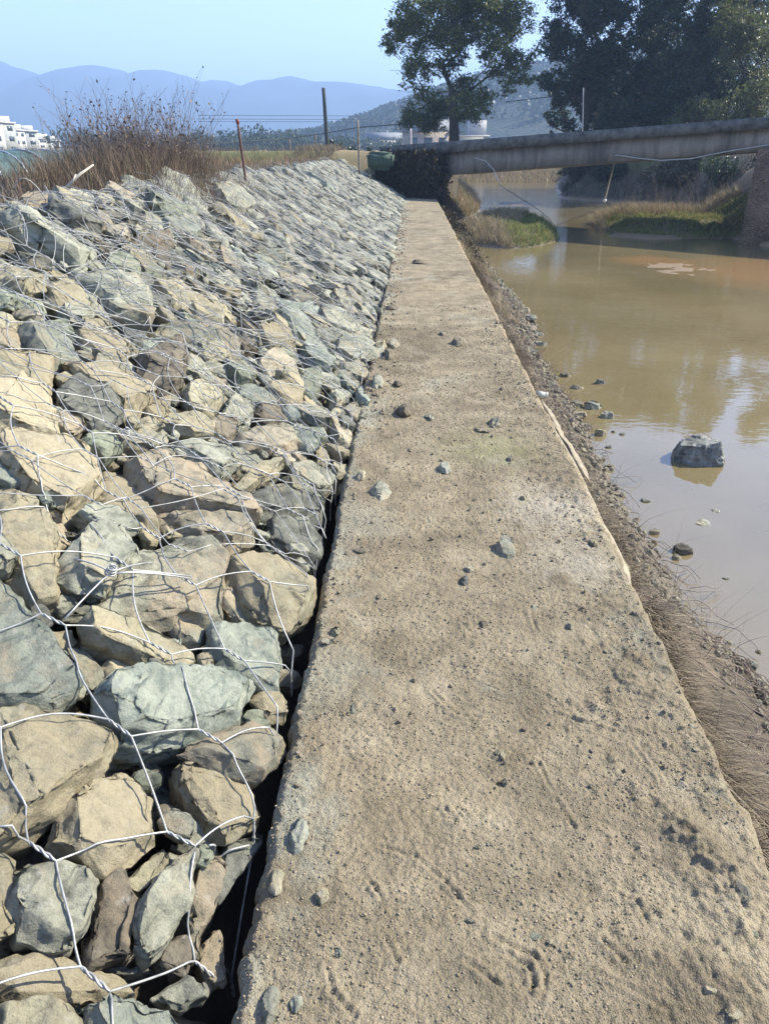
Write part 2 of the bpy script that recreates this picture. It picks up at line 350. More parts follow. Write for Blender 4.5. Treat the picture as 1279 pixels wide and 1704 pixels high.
def path_z(x, y):
    z = (fbm(x * 2.2, y * 2.2, 3, 50) - .45) * .022 + (fbm(x * 16, y * 16, 2, 51) - .37) * .011
    near = np.clip(1.6 - y * .12, .35, 1)
    gmask = .45 + .9 * fbm(x * 5, y * 5, 2, 57)
    z = z + ((vn(x * 60, y * 60, 52) - .5) * .004 + (vn(x * 130, y * 130, 53) - .5) * .0055 + (vn(x * 230, y * 230, 54) - .5) * .0035) * near * gmask
    # lumpy crumbs at the river side
    e = sst(.35, .8, x + (fbm(x * 3, y * 3, 2, 60) - .4) * .6)
    z = z + e * np.maximum(0, fbm(x * 30, y * 30, 3, 61) - .42) * .035 * near
    return z
ys = [.30]
while ys[-1] < 28.9: ys.append(ys[-1] + max(.0045, .0022 * ys[-1] ** 1.55))
ys = np.array(ys); nx = 300
xl, xr = wall_x(ys); tt = np.linspace(0, 1, nx)
PX = xl[:, None] + (xr - xl)[:, None] * tt[None]; PY = np.repeat(ys[:, None], nx, 1); PZ = path_z(PX, PY)
for gr in GROOVES:
    pts = [P(a, b, 0)[:2] for a, b in gr]
    for p, q in zip(pts[:-1], pts[1:]):
        d = q - p; L2 = (d ** 2).sum(); r0, r1 = np.searchsorted(ys, [min(p[1], q[1]) - .03, max(p[1], q[1]) + .03]); sl_ = slice(r0, r1)
        t = np.clip(((PX[sl_] - p[0]) * d[0] + (PY[sl_] - p[1]) * d[1]) / L2, 0, 1)
        dd = np.hypot(PX[sl_] - p[0] - t * d[0], PY[sl_] - p[1] - t * d[1]); wob = .25 + 1.1 * vn(PX[sl_] * 22, PY[sl_] * 22, 70)
        PZ[sl_] += (-.0055 * np.exp(-((dd + .004 * vn(PX[sl_] * 90, PY[sl_] * 90, 73)) / .0045) ** 2) + .0035 * np.exp(-((dd - .011) / .006) ** 2)) * wob
for a, b, r in CLODS:
    p = P(a, b, 0); dd = np.hypot(PX - p[0], PY - p[1]); PZ += .014 * np.exp(-(dd / r) ** 2) * (.2 + 1.5 * fbm(PX * 40, PY * 40, 3, 71))
edge = np.minimum(tt[None] * (xr - xl)[:, None], (1 - tt[None]) * (xr - xl)[:, None])
PZ -= .018 * np.exp(-(edge / .012) ** 2)
nzl = (vn(ys * 14, ys * 0, 80) - .5) * .03; nzr = (vn(ys * 7, ys * 0, 81) - .5) * .05
left = [(xl + .02 + nzl, np.full_like(ys, -.62)), (xl + .015 + nzl, np.full_like(ys, -.35)), (xl - .006 + nzl * .7, np.full_like(ys, -.15)), (xl - .008 + nzl * .3, np.full_like(ys, -.05))]
nzq = (vn(ys * 30, ys * 0, 83) - .5) * .03
right = [(xr + .010 + nzr * .2 + nzq * .3, -.030 + nzr * .3 + nzq * .4), (xr + .045 + nzr * .5 + nzq * .5, -.12 + nzr * .3 + nzq), (xr + .065 + nzr * .6, np.full_like(ys, -.2)), (xr + .09, np.full_like(ys, -.4)), (xr + .1, np.full_like(ys, -.9))]
cx = [a[:, None] for a, _ in left] + [PX] + [a[:, None] for a, _ in right]; cz = [b[:, None] for _, b in left] + [PZ] + [b[:, None] for _, b in right]
VX = np.concatenate(cx, 1); VZ = np.concatenate(cz, 1); VY = np.repeat(ys[:, None], VX.shape[1], 1)
def sand_mat():
    m, nt, b = new_mat('sand_on_concrete'); geo = N(nt, 'ShaderNodeNewGeometry'); pos = geo.outputs['Position']
    sep = N(nt, 'ShaderNodeSeparateXYZ'); nt.links.new(pos, sep.inputs[0])
    n1 = noise_n(nt, pos, 4.5, 7, .65); n2 = noise_n(nt, pos, 1.6, 4, .6, .5); n3 = noise_n(nt, pos, 300, 3, .7)
    sand = ramp(nt, n1.outputs[0], [(.28, (.155, .127, .082)), (.5, (.265, .22, .145)), (.72, (.375, .318, .215))]).outputs[0]
    grey = ramp(nt, n1.outputs[0], [(.35, (.20, .20, .15)), (.65, (.36, .35, .27))]).outputs[0]
    # bare concrete along the rubble side and in patches
    lft = mrange(nt, sep.outputs[0], -.36, -.12, .20, 0)
    ad = N(nt, 'ShaderNodeMath', operation='ADD'); nt.links.new(n2.outputs[0], ad.inputs[0]); nt.links.new(lft, ad.inputs[1])
    n6 = noise_n(nt, pos, 14, 5, .7); ad2 = N(nt, 'ShaderNodeMath', operation='MULTIPLY_ADD'); nt.links.new(n6.outputs[0], ad2.inputs[0]); ad2.inputs[1].default_value = .35; nt.links.new(ad.outputs[0], ad2.inputs[2])
    c = mixc(nt, mrange(nt, ad2.outputs[0], .76, .90, 0, .8), sand, grey)
    pink = noise_n(nt, pos, 2.6, 4, .6); c = mixc(nt, mrange(nt, pink.outputs[0], .52, .70, 0, .5), c, (.25, .20, .135))
    vo = N(nt, 'ShaderNodeTexVoronoi'); vo.inputs['Scale'].default_value = 210; nt.links.new(pos, vo.inputs['Vector'])
    gc = ramp(nt, vo.outputs['Color'], [(.1, (.35, .35, .33)), (.45, (.95, .95, .95)), (.95, (1.0, .98, .95))]).outputs[0]
    c = mixc(nt, .5, c, gc, 'MULTIPLY')
    vo2 = N(nt, 'ShaderNodeTexVoronoi'); vo2.inputs['Scale'].default_value = 85; nt.links.new(pos, vo2.inputs['Vector'])
    sel = ramp(nt, vo2.outputs['Color'], [(.0, (1, 1, 1)), (.16, (0, 0, 0))]).outputs[0]
    near = mrange(nt, vo2.outputs['Distance'], .25, .45, 1, 0); ml = N(nt, 'ShaderNodeMath', operation='MULTIPLY'); nt.links.new(sel, ml.inputs[0]); nt.links.new(near, ml.inputs[1])
    c = mixc(nt, ml.outputs[0], c, (.20, .17, .125))
    nm = noise_n(nt, pos, .9, 5, .65, .8); c = mixc(nt, 1.0, c, ramp(nt, nm.outputs[0], [(.34, (.72, .70, .68)), (.5, (1, 1, 1)), (.68, (1.12, 1.1, 1.06))]).outputs[0], 'MULTIPLY')
    # bare mortar stain and a mossy patch that belong to this wall
    for (wx_, wy_, rad, cc_) in [(*P(925, 845, 0)[:2], .34, (.46, .42, .34)), (*P(965, 935, 0)[:2], .26, (.44, .40, .31)), (*P(815, 745, 0)[:2], .36, (.24, .24, .115)), (*P(600, 870, 0)[:2], .22, (.29, .29, .225)), (*P(560, 1120, 0)[:2], .20, (.28, .275, .205)), (*P(880, 420, 0)[:2], .1, (.3, .3, .2))]:
        dn = N(nt, 'ShaderNodeVectorMath', operation='DISTANCE'); nt.links.new(pos, dn.inputs[0]); dn.inputs[1].default_value = (wx_, wy_, 0)
        a_ = N(nt, 'ShaderNodeMath', operation='MULTIPLY_ADD'); nt.links.new(n6.outputs[0], a_.inputs[0]); a_.inputs[1].default_value = rad * 2.2; nt.links.new(dn.outputs['Value'], a_.inputs[2])
        c = mixc(nt, mrange(nt, a_.outputs[0], rad * 1.1, rad * 2.1, .5, 0), c, cc_)
    # pale mortar on the river-side lip
    lip = mrange(nt, sep.outputs[2], -.02, -.05); c = mixc(nt, lip, c, ramp(nt, n1.outputs[0], [(.3, (.17, .14, .10)), (.55, (.34, .285, .20))]).outputs[0])
    nt.links.new(c, b.inputs['Base Color']); b.inputs['Roughness'].default_value = .95; b.inputs['Specular IOR Level'].default_value = .15
    b1 = bump(nt, b, vo.outputs['Distance'], .6, -.005); b2 = bump(nt, b, n3.outputs[0], .6, .003, b1); bump(nt, b, noise_n(nt, pos, 55, 5, .7).outputs[0], .7, .012, b2)
    return m
M['sand'] = sand_mat()
o = link('path', np_mesh('path', np.stack([VX, VY, VZ], -1).reshape(-1, 3), grid_faces(len(ys), VX.shape[1])), M['sand']); tag(o, kind='structure')
o['label'] = 'sandy concrete wall top running beside the wired rubble to the bridge'
def pz(x, y): return float(path_z(np.array([x]), np.array([y]))[0])

# ------------------------------------------------------------------ rocks
def rock_mesh(name, ring, size, thick, seed, res, front=.20, tilt=.18, cuts=3, rough=1.0, bev=.015, fr=(.74, .95)):
    """ring: (n,2) outline in local a,b plane; returns mesh (local axes a,b,n = x,y,z) and its coarse hull"""
    r = random.Random(seed); bm = bmesh.new(); ring = np.asarray(ring, float); c = ring.mean(0); d = ring - c
    ga, gb = r.uniform(-tilt, tilt), r.uniform(-tilt, tilt)
    for q in d: bm.verts.new((q[0], q[1], ga * q[0] + gb * q[1] - r.uniform(0, .06) * size))
    f0 = r.uniform(*fr)
    for q in d:
        k = f0 * r.uniform(.85, 1.08); bm.verts.new((q[0] * k, q[1] * k, front * size * r.uniform(.7, 1.1) + ga * q[0] + gb * q[1]))
    for q in d:
        k = r.uniform(.55, .85); bm.verts.new((q[0] * k, q[1] * k, -thick * r.uniform(.8, 1.1)))
    res_h = bmesh.ops.convex_hull(bm, input=bm.verts[:])
    bmesh.ops.delete(bm, geom=[g for g in res_h['geom_interior'] if isinstance(g, bmesh.types.BMVert) and g.is_valid], context='VERTS')
    loose = [v for v in bm.verts if not v.link_faces]; bmesh.ops.delete(bm, geom=loose, context='VERTS')
    for k in range(cuts):
        no = Vector((r.uniform(-1, 1), r.uniform(-1, 1), r.uniform(-.2, .9))).normalized()
        ext = max(v.co.dot(no) for v in bm.verts)
        out = bmesh.ops.bisect_plane(bm, geom=bm.verts[:] + bm.edges[:] + bm.faces[:], plane_co=no * ext * r.uniform(.76, .94), plane_no=no, clear_outer=True)
        ed = [e for e in out['geom_cut'] if isinstance(e, bmesh.types.BMEdge)]
        if ed: bmesh.ops.contextual_create(bm, geom=ed)
    bmesh.ops.dissolve_limit(bm, angle_limit=math.radians(9), verts=bm.verts[:], edges=bm.edges[:])
    hull = ([tuple(v.co) for v in bm.verts], None)
    bm.verts.index_update(); hull = ([tuple(v.co) for v in bm.verts], [[v.index for v in f.verts] for f in bm.faces])
    bmesh.ops.bevel(bm, geom=bm.edges[:], offset=bev * size, segments=2, profile=.6, affect='EDGES', clamp_overlap=True)
    bmesh.ops.triangulate(bm, faces=bm.faces[:])
    for it in range(6):
        L = res * (1.3 if it < 5 else 1.3); long = [e for e in bm.edges if e.calc_length() > L]
        if not long: break
        bmesh.ops.subdivide_edges(bm, edges=long, cuts=1, use_grid_fill=False); bmesh.ops.triangulate(bm, faces=[f for f in bm.faces if len(f.verts) > 3])
    bm.normal_update()
    off = Vector((r.uniform(0, 90), r.uniform(0, 90), r.uniform(0, 90))); sd = Vector((r.uniform(-.4, .4), r.uniform(-.4, .4), 1)).normalized(); fq = r.uniform(45, 80)
    amp = .065 * size * rough
    mv = []
    for v in bm.verts:
        p = v.co; w = p * (2.6 / size) + off
        h = noise.fractal(w, .9, 2.1, 4) * amp + (noise.noise(p * 34 + off)) * .0045 * rough
        e = noise.noise(p * 9 + off)
        if e > .05: h -= (e - .05) * .035 * rough * (.4 + abs(math.sin((p.dot(sd) + noise.noise(w) * .02) * fq)))  # broken, layered patches
        mv.append(p + v.normal * h)
    for v, q in zip(bm.verts, mv): v.co = q
    me = bpy.data.meshes.new(name); bm.to_mesh(me); bm.free()
    me.polygons.foreach_set('use_smooth', np.ones(len(me.polygons), bool)); me.update()
    return me, hull
HB_V, HB_F = [], []   # coarse rubble hulls, for laying the net over
def hull_add(P3, faces):
    n = len(HB_V); HB_V.extend(P3); HB_F.extend([[i + n for i in f] for f in faces])

T = {1: (0, 1404, 3.1975), 2: (0, 1120, 3.1975), 3: (200, 1000, 3.1975), 4: (0, 860, 3.1975), 5: (200, 760, 3.1975), 6: (0, 680, 3.1975), 7: (0, 500, 3.1975), 8: (280, 500, 3.1975), 9: (0, 260, 3.762), 10: (300, 260, 3.366), 0: (0, 1100, 2.46)}
# tile, colour, lift (m), outline, label
ST = [
(1,'g',.05,[(110,40),(210,28),(430,100),(545,140),(530,330),(450,490),(390,550),(300,560),(120,470),(55,280),(60,170)],'rounded grey-brown boulder left of the squat brown block, under the tan triangular stone'),
(1,'t',.03,[(-60,240),(0,255),(90,330),(130,430),(20,520),(-60,580)],'tan stone cut by the left edge of the photo, left of the rounded grey-brown boulder'),
(1,'n',.03,[(540,190),(640,140),(735,290),(730,630),(480,640),(470,490),(520,370)],'squat brown upright block between the rounded boulder and the tall grey slab'),
(1,'t',-.03,[(430,500),(490,490),(485,640),(430,640)],'thin pale chip wedged at the foot of the rounded grey-brown boulder'),
(1,'g',.05,[(750,290),(890,110),(1030,40),(1030,280),(980,430),(780,645),(730,500)],'tall grey slab standing on end right of the squat brown block'),
(1,'n',.0,[(1010,450),(1060,560),(1010,690),(800,660),(900,520)],'dark triangular stone under the point of the tall grey slab'),
(1,'g',.02,[(1050,130),(1140,60),(1210,120),(1160,320),(1090,560),(1030,520),(1010,380)],'long thin grey slab leaning right of the tall upright slab'),
(1,'g',-.04,[(1150,430),(1190,560),(1210,740),(1130,780),(1060,640),(1080,520)],'narrow grey slab low at the gap, bottommost beside the wall'),
(1,'g',.0,[(830,800),(1000,705),(1140,750),(1130,800),(960,885),(870,830)],'small lumpy grey stone beside the bluish slab at the bottom'),
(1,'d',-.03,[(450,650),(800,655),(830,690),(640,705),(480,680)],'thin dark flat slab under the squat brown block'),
(1,'s',.0,[(-100,620),(240,600),(420,660),(700,700),(780,790),(500,820),(-100,860)],'sandy crumbling stone just above the bottom bluish slab'),
(1,'b',.05,[(380,830),(640,800),(820,820),(950,890),(1020,960),(1000,1150),(600,1150)],'smooth blue-grey slab at the bottom edge of the photo'),
(1,'t',.05,[(-100,850),(200,815),(380,840),(600,1150),(-100,1250)],'large sandy tan stone in the bottom left corner'),
(1,'t',.01,[(660,190),(860,30),(910,70),(880,130),(740,265)],'small tan wedge between the tan triangular stone and tall grey slab'),
(2,'t',.07,[(-80,90),(100,105),(330,165),(550,225),(695,340),(670,420),(560,520),(450,600),(330,710),(150,830),(-80,960)],'big smooth tan slab at the left edge, below the large blue-grey boulder'),
(2,'s',.04,[(240,860),(320,720),(480,560),(640,475),(740,510),(830,610),(850,850),(740,960),(600,1050),(300,950)],'tan triangular stone with pocked sandy face below the big tan slab'),
(3,'b',.08,[(-140,430),(0,360),(400,370),(650,345),(735,395),(720,450),(690,500),(660,590),(540,650),(220,725),(-60,700),(-150,560)],'large flat blue-green slab with layered pink edge, long axis left to right'),
(3,'g',.06,[(330,780),(560,640),(700,625),(850,670),(925,715),(890,810),(760,950),(640,930),(560,850),(420,800)],'mottled grey flat stone below the large blue-green slab, touching the wall'),
(0,'t',.03,[(720,410),(780,370),(960,440),(1040,520),(1075,640),(930,725),(860,680),(740,500)],'rounded tan block tucked under the mottled grey flat stone'),
(0,'g',-.02,[(760,640),(840,650),(930,800),(850,830),(730,770)],'jagged pale grey fragment right of the tan triangular stone'),
(0,'n',-.03,[(650,580),(740,600),(740,690),(660,640)],'crumbly brown lump right of the tan triangular stone'),
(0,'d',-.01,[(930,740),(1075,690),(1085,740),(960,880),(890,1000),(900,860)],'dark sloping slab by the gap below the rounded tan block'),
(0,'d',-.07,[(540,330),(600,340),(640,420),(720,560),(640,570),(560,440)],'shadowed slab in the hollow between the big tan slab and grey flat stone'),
(3,'t',.02,[(790,380),(860,470),(905,530),(900,620),(870,670),(780,640),(710,500)],'small tan wedge beside the gap, right end of the blue-green slab'),
(3,'b',.04,[(480,110),(560,95),(820,105),(870,160),(885,300),(870,470),(740,400),(640,350),(520,360),(460,240)],'blue-grey square block by the gap above the blue-green slab'),
(4,'t',.05,[(430,530),(560,500),(800,550),(930,640),(1065,700),(1060,760),(920,810),(780,750),(560,680),(425,650)],'long tan wedge pointing right, above the blue-green slab'),
(4,'g',.0,[(840,545),(960,530),(1080,540),(1090,640),(1070,690),(950,630)],'narrow grey stone between the tan wedge and the blue-grey block'),
(4,'b',.07,[(-80,280),(0,295),(130,470),(230,600),(330,740),(420,880),(415,960),(370,1010),(-80,960)],'large blue-grey boulder with tan stains at the left edge'),
(4,'g',.0,[(340,720),(440,700),(520,760),(590,880),(500,960),(430,900)],'rough dark grey stone right of the large blue-grey boulder'),
(4,'t',-.02,[(240,620),(380,610),(430,680),(340,720),(270,680)],'little flat tan stone above the rough dark grey one'),
(4,'s',.0,[(600,740),(880,770),(930,810),(700,860),(580,880),(540,800)],'sandy stone under the long tan wedge'),
(4,'g',.05,[(720,130),(900,105),(1090,105),(1120,180),(1200,280),(1220,420),(1200,530),(800,520),(400,520),(500,440),(640,330)],'big grey slab with bluish right corner under the wire knot'),
(6,'w',.09,[(280,850),(310,790),(450,620),(520,570),(690,580),(770,690),(770,780),(700,850),(560,960),(430,930)],'smooth pale green-tan boulder lying on the big grey slab'),
(6,'t',.05,[(-60,350),(80,370),(200,450),(310,580),(345,700),(310,790),(260,850),(330,1000),(300,1100),(200,1100),(0,800),(-60,700)],'tall tan boulder with a shadowed left face, left of the pale boulder'),
(6,'g',.10,[(-70,650),(0,630),(60,680),(100,760),(90,830),(0,840),(-70,800)],'round grey cobble cut by the left edge of the photo'),
(6,'s',.05,[(-60,130),(60,110),(300,160),(530,210),(550,380),(500,480),(400,540),(250,430),(150,400),(100,250),(-40,220)],'broad sandy yellow block at the left, above the pale boulder'),
(6,'b',.02,[(-60,220),(60,235),(180,290),(140,400),(60,400),(-60,350)],'bluish stone at the left edge between two tan blocks'),
(6,'s',.0,[(540,290),(620,250),(800,420),(850,680),(780,680),(700,500),(660,540),(500,560),(480,480)],'rough sandy stone with cracks between the yellow block and the pink slab'),
(5,'p',.07,[(40,-50),(180,-60),(330,-10),(440,50),(560,150),(680,260),(725,350),(600,290),(400,240),(270,190),(170,200),(80,60)],'long pinkish slab, the upper one of two, pointing down to the wall'),
(5,'p',.05,[(190,250),(300,230),(480,260),(700,300),(760,400),(740,440),(640,490),(590,490),(450,400),(330,360),(250,320)],'lower of the two long pinkish slabs'),
(5,'t',.0,[(220,380),(300,360),(360,430),(240,430)],'small tan chip on the upper edge of the big grey slab'),
(5,'t',.07,[(500,530),(620,490),(760,440),(880,460),(980,540),(1080,640),(1060,720),(1020,830),(900,920),(740,880),(720,740),(640,640),(520,590)],'light tan boulder leaning over the gap right of the big grey slab'),
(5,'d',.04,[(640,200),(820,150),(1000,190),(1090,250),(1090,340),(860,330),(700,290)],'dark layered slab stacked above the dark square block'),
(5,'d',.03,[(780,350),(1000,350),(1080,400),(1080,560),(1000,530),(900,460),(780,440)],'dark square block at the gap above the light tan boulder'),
(5,'e',.03,[(880,90),(960,110),(1080,200),(1110,260),(1000,210),(900,170)],'pale green slab lying on the dark layered slab'),
(5,'g',.04,[(880,60),(1000,30),(1130,90),(1155,150),(1080,170),(960,110)],'flat grey stone above the pale green slab'),
(5,'t',.05,[(580,170),(700,50),(860,10),(890,50),(840,90),(700,150),(620,190)],'tan wedge pointing right, above the dark layered slab'),
(5,'n',.03,[(520,100),(620,60),(650,90),(560,150)],'small brown stone left of the tan wedge'),
(5,'t',.02,[(1120,20),(1200,30),(1215,100),(1190,160),(1120,60)],'small rounded tan stone at the gap'),
(8,'w',.06,[(20,720),(130,670),(250,730),(360,800),(400,880),(280,950),(180,900),(100,810)],'pale greenish boulder with a shaded left side, above the pink slabs'),
(7,'n',.02,[(1020,640),(1150,630),(1279,640),(1279,700),(1220,740),(1100,690)],'brown flat stone above the pale greenish boulder'),
(7,'t',.06,[(-60,270),(130,290),(290,320),(290,450),(150,420),(-60,460)],'warm tan block cut by the left edge, upper of a pair'),
(7,'s',.07,[(-60,460),(100,430),(260,450),(290,560),(340,690),(320,730),(150,690),(-60,640)],'yellowish tan block cut by the left edge, lower of a pair'),
(7,'g',.04,[(-60,140),(60,150),(150,210),(240,290),(100,275),(-60,270)],'grey stone lying on the warm tan block at the left'),
(7,'t',.03,[(-60,60),(30,65),(130,120),(140,160),(60,160),(-60,120)],'small tan stone at the left edge in the shade of a slab'),
(7,'s',.06,[(290,310),(450,320),(620,390),(850,470),(890,500),(760,560),(700,590),(600,510),(420,400),(330,350)],'long sandy slab sloping down to the right, over the dark rock'),
(7,'d',.06,[(270,470),(400,410),(560,480),(640,540),(670,600),(570,690),(500,630),(330,540)],'dark streaked rock with a brown lower end'),
(7,'t',.04,[(291,400),(380,360),(420,400),(330,430)],'little tan cap stone on top of the dark streaked rock'),
(7,'s',.0,[(320,560),(480,620),(560,700),(540,720),(420,680),(320,620)],'sand-caked stone below the dark streaked rock'),
(7,'n',.09,[(740,260),(860,220),(980,190),(1010,300),(1000,420),(900,480),(850,440),(760,370)],'grey-brown pyramid-shaped stone with a lit right face'),
(7,'d',-.01,[(640,150),(780,110),(790,210),(700,250)],'dark blue slab end in the hole above the pyramid-shaped stone'),
(7,'s',.03,[(440,60),(560,150),(700,250),(690,310),(560,330),(460,260),(400,200)],'rough sandy lump left of the pyramid-shaped stone'),
(7,'e',.03,[(190,100),(330,90),(400,160),(420,210),(280,190)],'greenish flat stone left of the rough sandy lump'),
(7,'w',.05,[(330,0),(430,0),(520,60),(440,110),(310,60)],'light grey stone above the greenish flat stone'),
(7,'w',.05,[(560,0),(820,0),(830,60),(800,130),(660,80),(560,40)],'light grey slab above the dark blue slab end'),
(7,'t',.03,[(700,640),(800,610),(870,690),(740,700)],'small bright tan stone by the wire coil'),
(7,'t',.03,[(760,560),(900,520),(900,620),(830,640)],'tan stone right of the lower end of the long sandy slab'),
(7,'g',.03,[(600,700),(900,690),(890,780),(640,770)],'flat grey slab just under the wire coil'),
(7,'t',.05,[(960,460),(1060,430),(1200,490),(1230,540),(1100,590),(1010,550)],'tan flat stone right of the pyramid-shaped stone'),
(8,'g',.04,[(120,400),(200,380),(310,430),(340,500),(240,480)],'grey flat stone right of the pyramid-shaped one, near its base'),
(8,'g',.05,[(260,600),(330,520),(440,560),(460,640),(400,670)],'smooth grey-tan stone in mid slope right of the tan flat stone'),
(8,'n',.04,[(460,560),(600,560),(650,660),(480,640)],'brown-grey slab right of the smooth grey-tan stone'),
(8,'e',.05,[(300,320),(430,310),(480,380),(440,450),(340,400)],'mossy green stone above the grey flat stone'),
(8,'p',.05,[(350,690),(520,670),(680,720),(700,800),(560,790),(420,760)],'flat pinkish tan stone below the brown-grey slab'),
(8,'t',.03,[(770,780),(840,790),(860,860),(800,880)],'egg-shaped tan stone near the gap, upper of two'),
(8,'t',.03,[(870,860),(940,850),(960,920),(930,960),(880,940)],'egg-shaped tan stone at the gap, lower of two'),
(8,'e',.04,[(660,650),(840,700),(850,760),(700,730)],'flat green-grey stone above the egg-shaped tan stones'),
(8,'p',.04,[(840,640),(900,650),(1000,720),(970,780),(900,740)],'pinkish grey stone touching the wall'),
(8,'g',.03,[(810,620),(880,585),(920,600),(860,650)],'small olive grey stone left of the dark pebble pair'),
(8,'d',.05,[(900,620),(960,590),(1000,640),(990,700),(920,680)],'dark mottled cobble by the wall'),
(8,'g',.05,[(920,560),(1000,530),(1030,590),(1000,650),(960,590)],'smooth grey cobble above the dark mottled one'),
(8,'b',.05,[(1000,470),(1040,410),(1080,480),(1070,570),(1050,590),(1010,540)],'light blue-grey stone standing at the wall edge'),
(8,'w',.04,[(860,480),(950,430),(990,490),(880,580),(870,540)],'pale upright slab left of the light blue-grey stone'),
(8,'e',.04,[(690,420),(730,380),(790,370),(820,440),(800,520),(720,480)],'round green-grey stone over a dark hole'),
(8,'e',.05,[(560,260),(640,250),(690,300),(640,310)],'small bright green-grey stone at mid slope'),
(8,'p',.05,[(480,340),(490,300),(560,270),(720,340),(700,400),(560,390)],'pinkish flat stone below the small bright green-grey one'),
(8,'t',.05,[(480,410),(620,420),(720,480),(720,540),(650,550),(560,500)],'tan slab left of the dark hole'),
(8,'b',.06,[(720,220),(820,190),(880,300),(870,380),(790,340),(730,300)],'light blue-grey slab, lower one of a leaning pair'),
(8,'b',.06,[(550,60),(640,40),(780,130),(860,220),(740,200),(620,110)],'long blue-grey slab, upper one of a leaning pair'),
(8,'t',.05,[(460,100),(540,130),(640,160),(690,240),(540,240),(530,180)],'tan block left of the leaning blue-grey pair'),
(8,'w',.05,[(880,200),(980,180),(1080,250),(1130,290),(1120,330),(1000,320),(900,260)],'pale long cobble with its round end at the wall'),
(8,'g',.04,[(780,50),(880,80),(1090,180),(1080,240),(960,180),(840,120)],'long grey slab above the pale long cobble'),
(8,'n',.03,[(320,210),(440,190),(490,240),(380,260)],'brownish flat stone left of the tan block at mid slope'),
(8,'e',.05,[(50,60),(160,120),(210,200),(100,160)],'thin greenish slab above the pyramid-shaped stone'),
(9,'w',.10,[(-40,380),(160,370),(380,410),(600,460),(720,530),(590,620),(560,650),(400,580),(250,520),(100,430)],'broad pale tan slab near the top left of the slope'),
(9,'d',.06,[(260,350),(330,290),(450,260),(560,300),(640,400),(640,450),(540,440),(380,400)],'dark rounded rock behind the broad pale slab'),
(9,'w',.03,[(950,150),(1050,95),(1140,85),(1200,140),(1279,240),(1330,320),(1220,330),(1060,270),(960,200)],'pale green-tan boulder forming the peak of the ridge'),
(9,'e',.07,[(880,230),(1000,200),(1130,280),(1250,350),(1220,390),(1000,360),(900,300)],'grey-green slab just below the peak boulder'),
(9,'t',.06,[(600,220),(700,230),(720,300),(690,320),(620,290)],'small warm tan stone on the ridge left of the peak boulder'),
(9,'g',.06,[(720,230),(800,240),(870,310),(900,400),(820,350)],'greyish stone on the ridge between the warm tan stone and the peak'),
(9,'d',.02,[(50,530),(210,570),(340,630),(320,720),(220,700),(110,640)],'dark shaded slab under the broad pale slab'),
(9,'t',.06,[(-40,640),(100,670),(290,760),(290,830),(130,860),(-40,720)],'tan stone with a dark underside at the left edge, upper slope'),
(9,'t',.06,[(290,800),(470,790),(580,900),(590,950),(400,950),(290,880)],'light tan stone left of the large sunlit slab'),
(9,'w',.08,[(460,650),(620,720),(760,740),(870,800),(960,880),(960,960),(650,950),(640,830),(520,740)],'large sunlit slab with a dark left face on the upper slope'),
(9,'n',.02,[(590,530),(690,510),(745,560),(700,600),(600,640)],'dark brown stone in the hollow right of the broad pale slab'),
(9,'e',.05,[(690,590),(800,620),(900,710),(880,780),(760,720),(650,650)],'lichen-green stone below the dark brown hollow'),
(9,'t',.06,[(740,540),(900,580),(960,640),(900,640),(800,620)],'thin tan slab above the lichen-green stone'),
(9,'t',.06,[(970,780),(1100,760),(1200,850),(1279,940),(1100,920)],'tan slab with a shaded left edge, right of the large sunlit slab'),
(9,'e',.04,[(850,640),(960,650),(1050,770),(930,740)],'dark green slab leaning on the tan slab'),
(9,'e',.05,[(-40,850),(160,840),(280,900),(300,960),(-40,960)],'green-grey layered slab at the left edge'),
(9,'n',.06,[(880,460),(1100,470),(1110,560),(960,540),(800,500)],'tan-grey flat stone above the dark recess on the upper slope'),
(9,'b',.06,[(1000,380),(1200,420),(1279,500),(1180,490),(1060,450)],'blue-green slab under the grey-green one, below the peak'),
(9,'n',.03,[(960,580),(1080,560),(1090,690),(1060,700),(980,640)],'shaded brown block on the upper slope'),
(9,'g',.05,[(1080,640),(1200,640),(1279,720),(1180,760),(1100,740)],'grey stone right of the shaded brown block'),
(9,'n',.04,[(1160,770),(1279,800),(1279,880),(1200,850)],'brown wedge right of the tan slab on the upper slope'),
(9,'p',.06,[(650,420),(780,440),(830,500),(760,510)],'small pinkish stone right of the dark rounded rock'),
(10,'w',.09,[(170,170),(320,180),(450,260),(420,300),(300,290),(220,230)],'broad pale stone just right of the peak boulder'),
(10,'t',.07,[(160,270),(300,320),(420,400),(330,400),(210,340)],'tan slab below the broad pale stone near the ridge'),
(10,'d',.05,[(190,330),(270,370),(330,460),(280,470)],'narrow dark slab below the tan slab near the ridge'),
(10,'w',.06,[(130,370),(200,380),(290,490),(180,490)],'pale triangular stone left of the narrow dark slab'),
(10,'n',.02,[(410,300),(460,300),(500,355),(440,350)],'dark brown stone in a hole near the ridge'),
(10,'t',.05,[(550,410),(610,430),(620,470),(570,480)],'small warm tan stone among grey ones, right of the ridge hole'),
(10,'b',.09,[(690,70),(740,75),(880,200),(800,180)],'dark blue-green slab sticking out at the ridge'),
(10,'d',.03,[(300,460),(350,460),(430,520),(350,520)],'dark slab beside the pale triangular stone'),
(10,'t',.05,[(160,700),(300,720),(340,780),(250,780)],'rounded tan stone right of the brown cobble'),
(10,'n',.06,[(30,690),(100,680),(140,760),(110,790)],'brown cobble on the mid slope'),
(10,'t',.06,[(120,780),(200,800),(300,890),(320,950),(220,860)],'long curved tan stone on the mid slope'),
(10,'t',.06,[(0,740),(120,800),(240,880),(250,940),(100,880)],'sandy long stone left of the curved tan stone'),
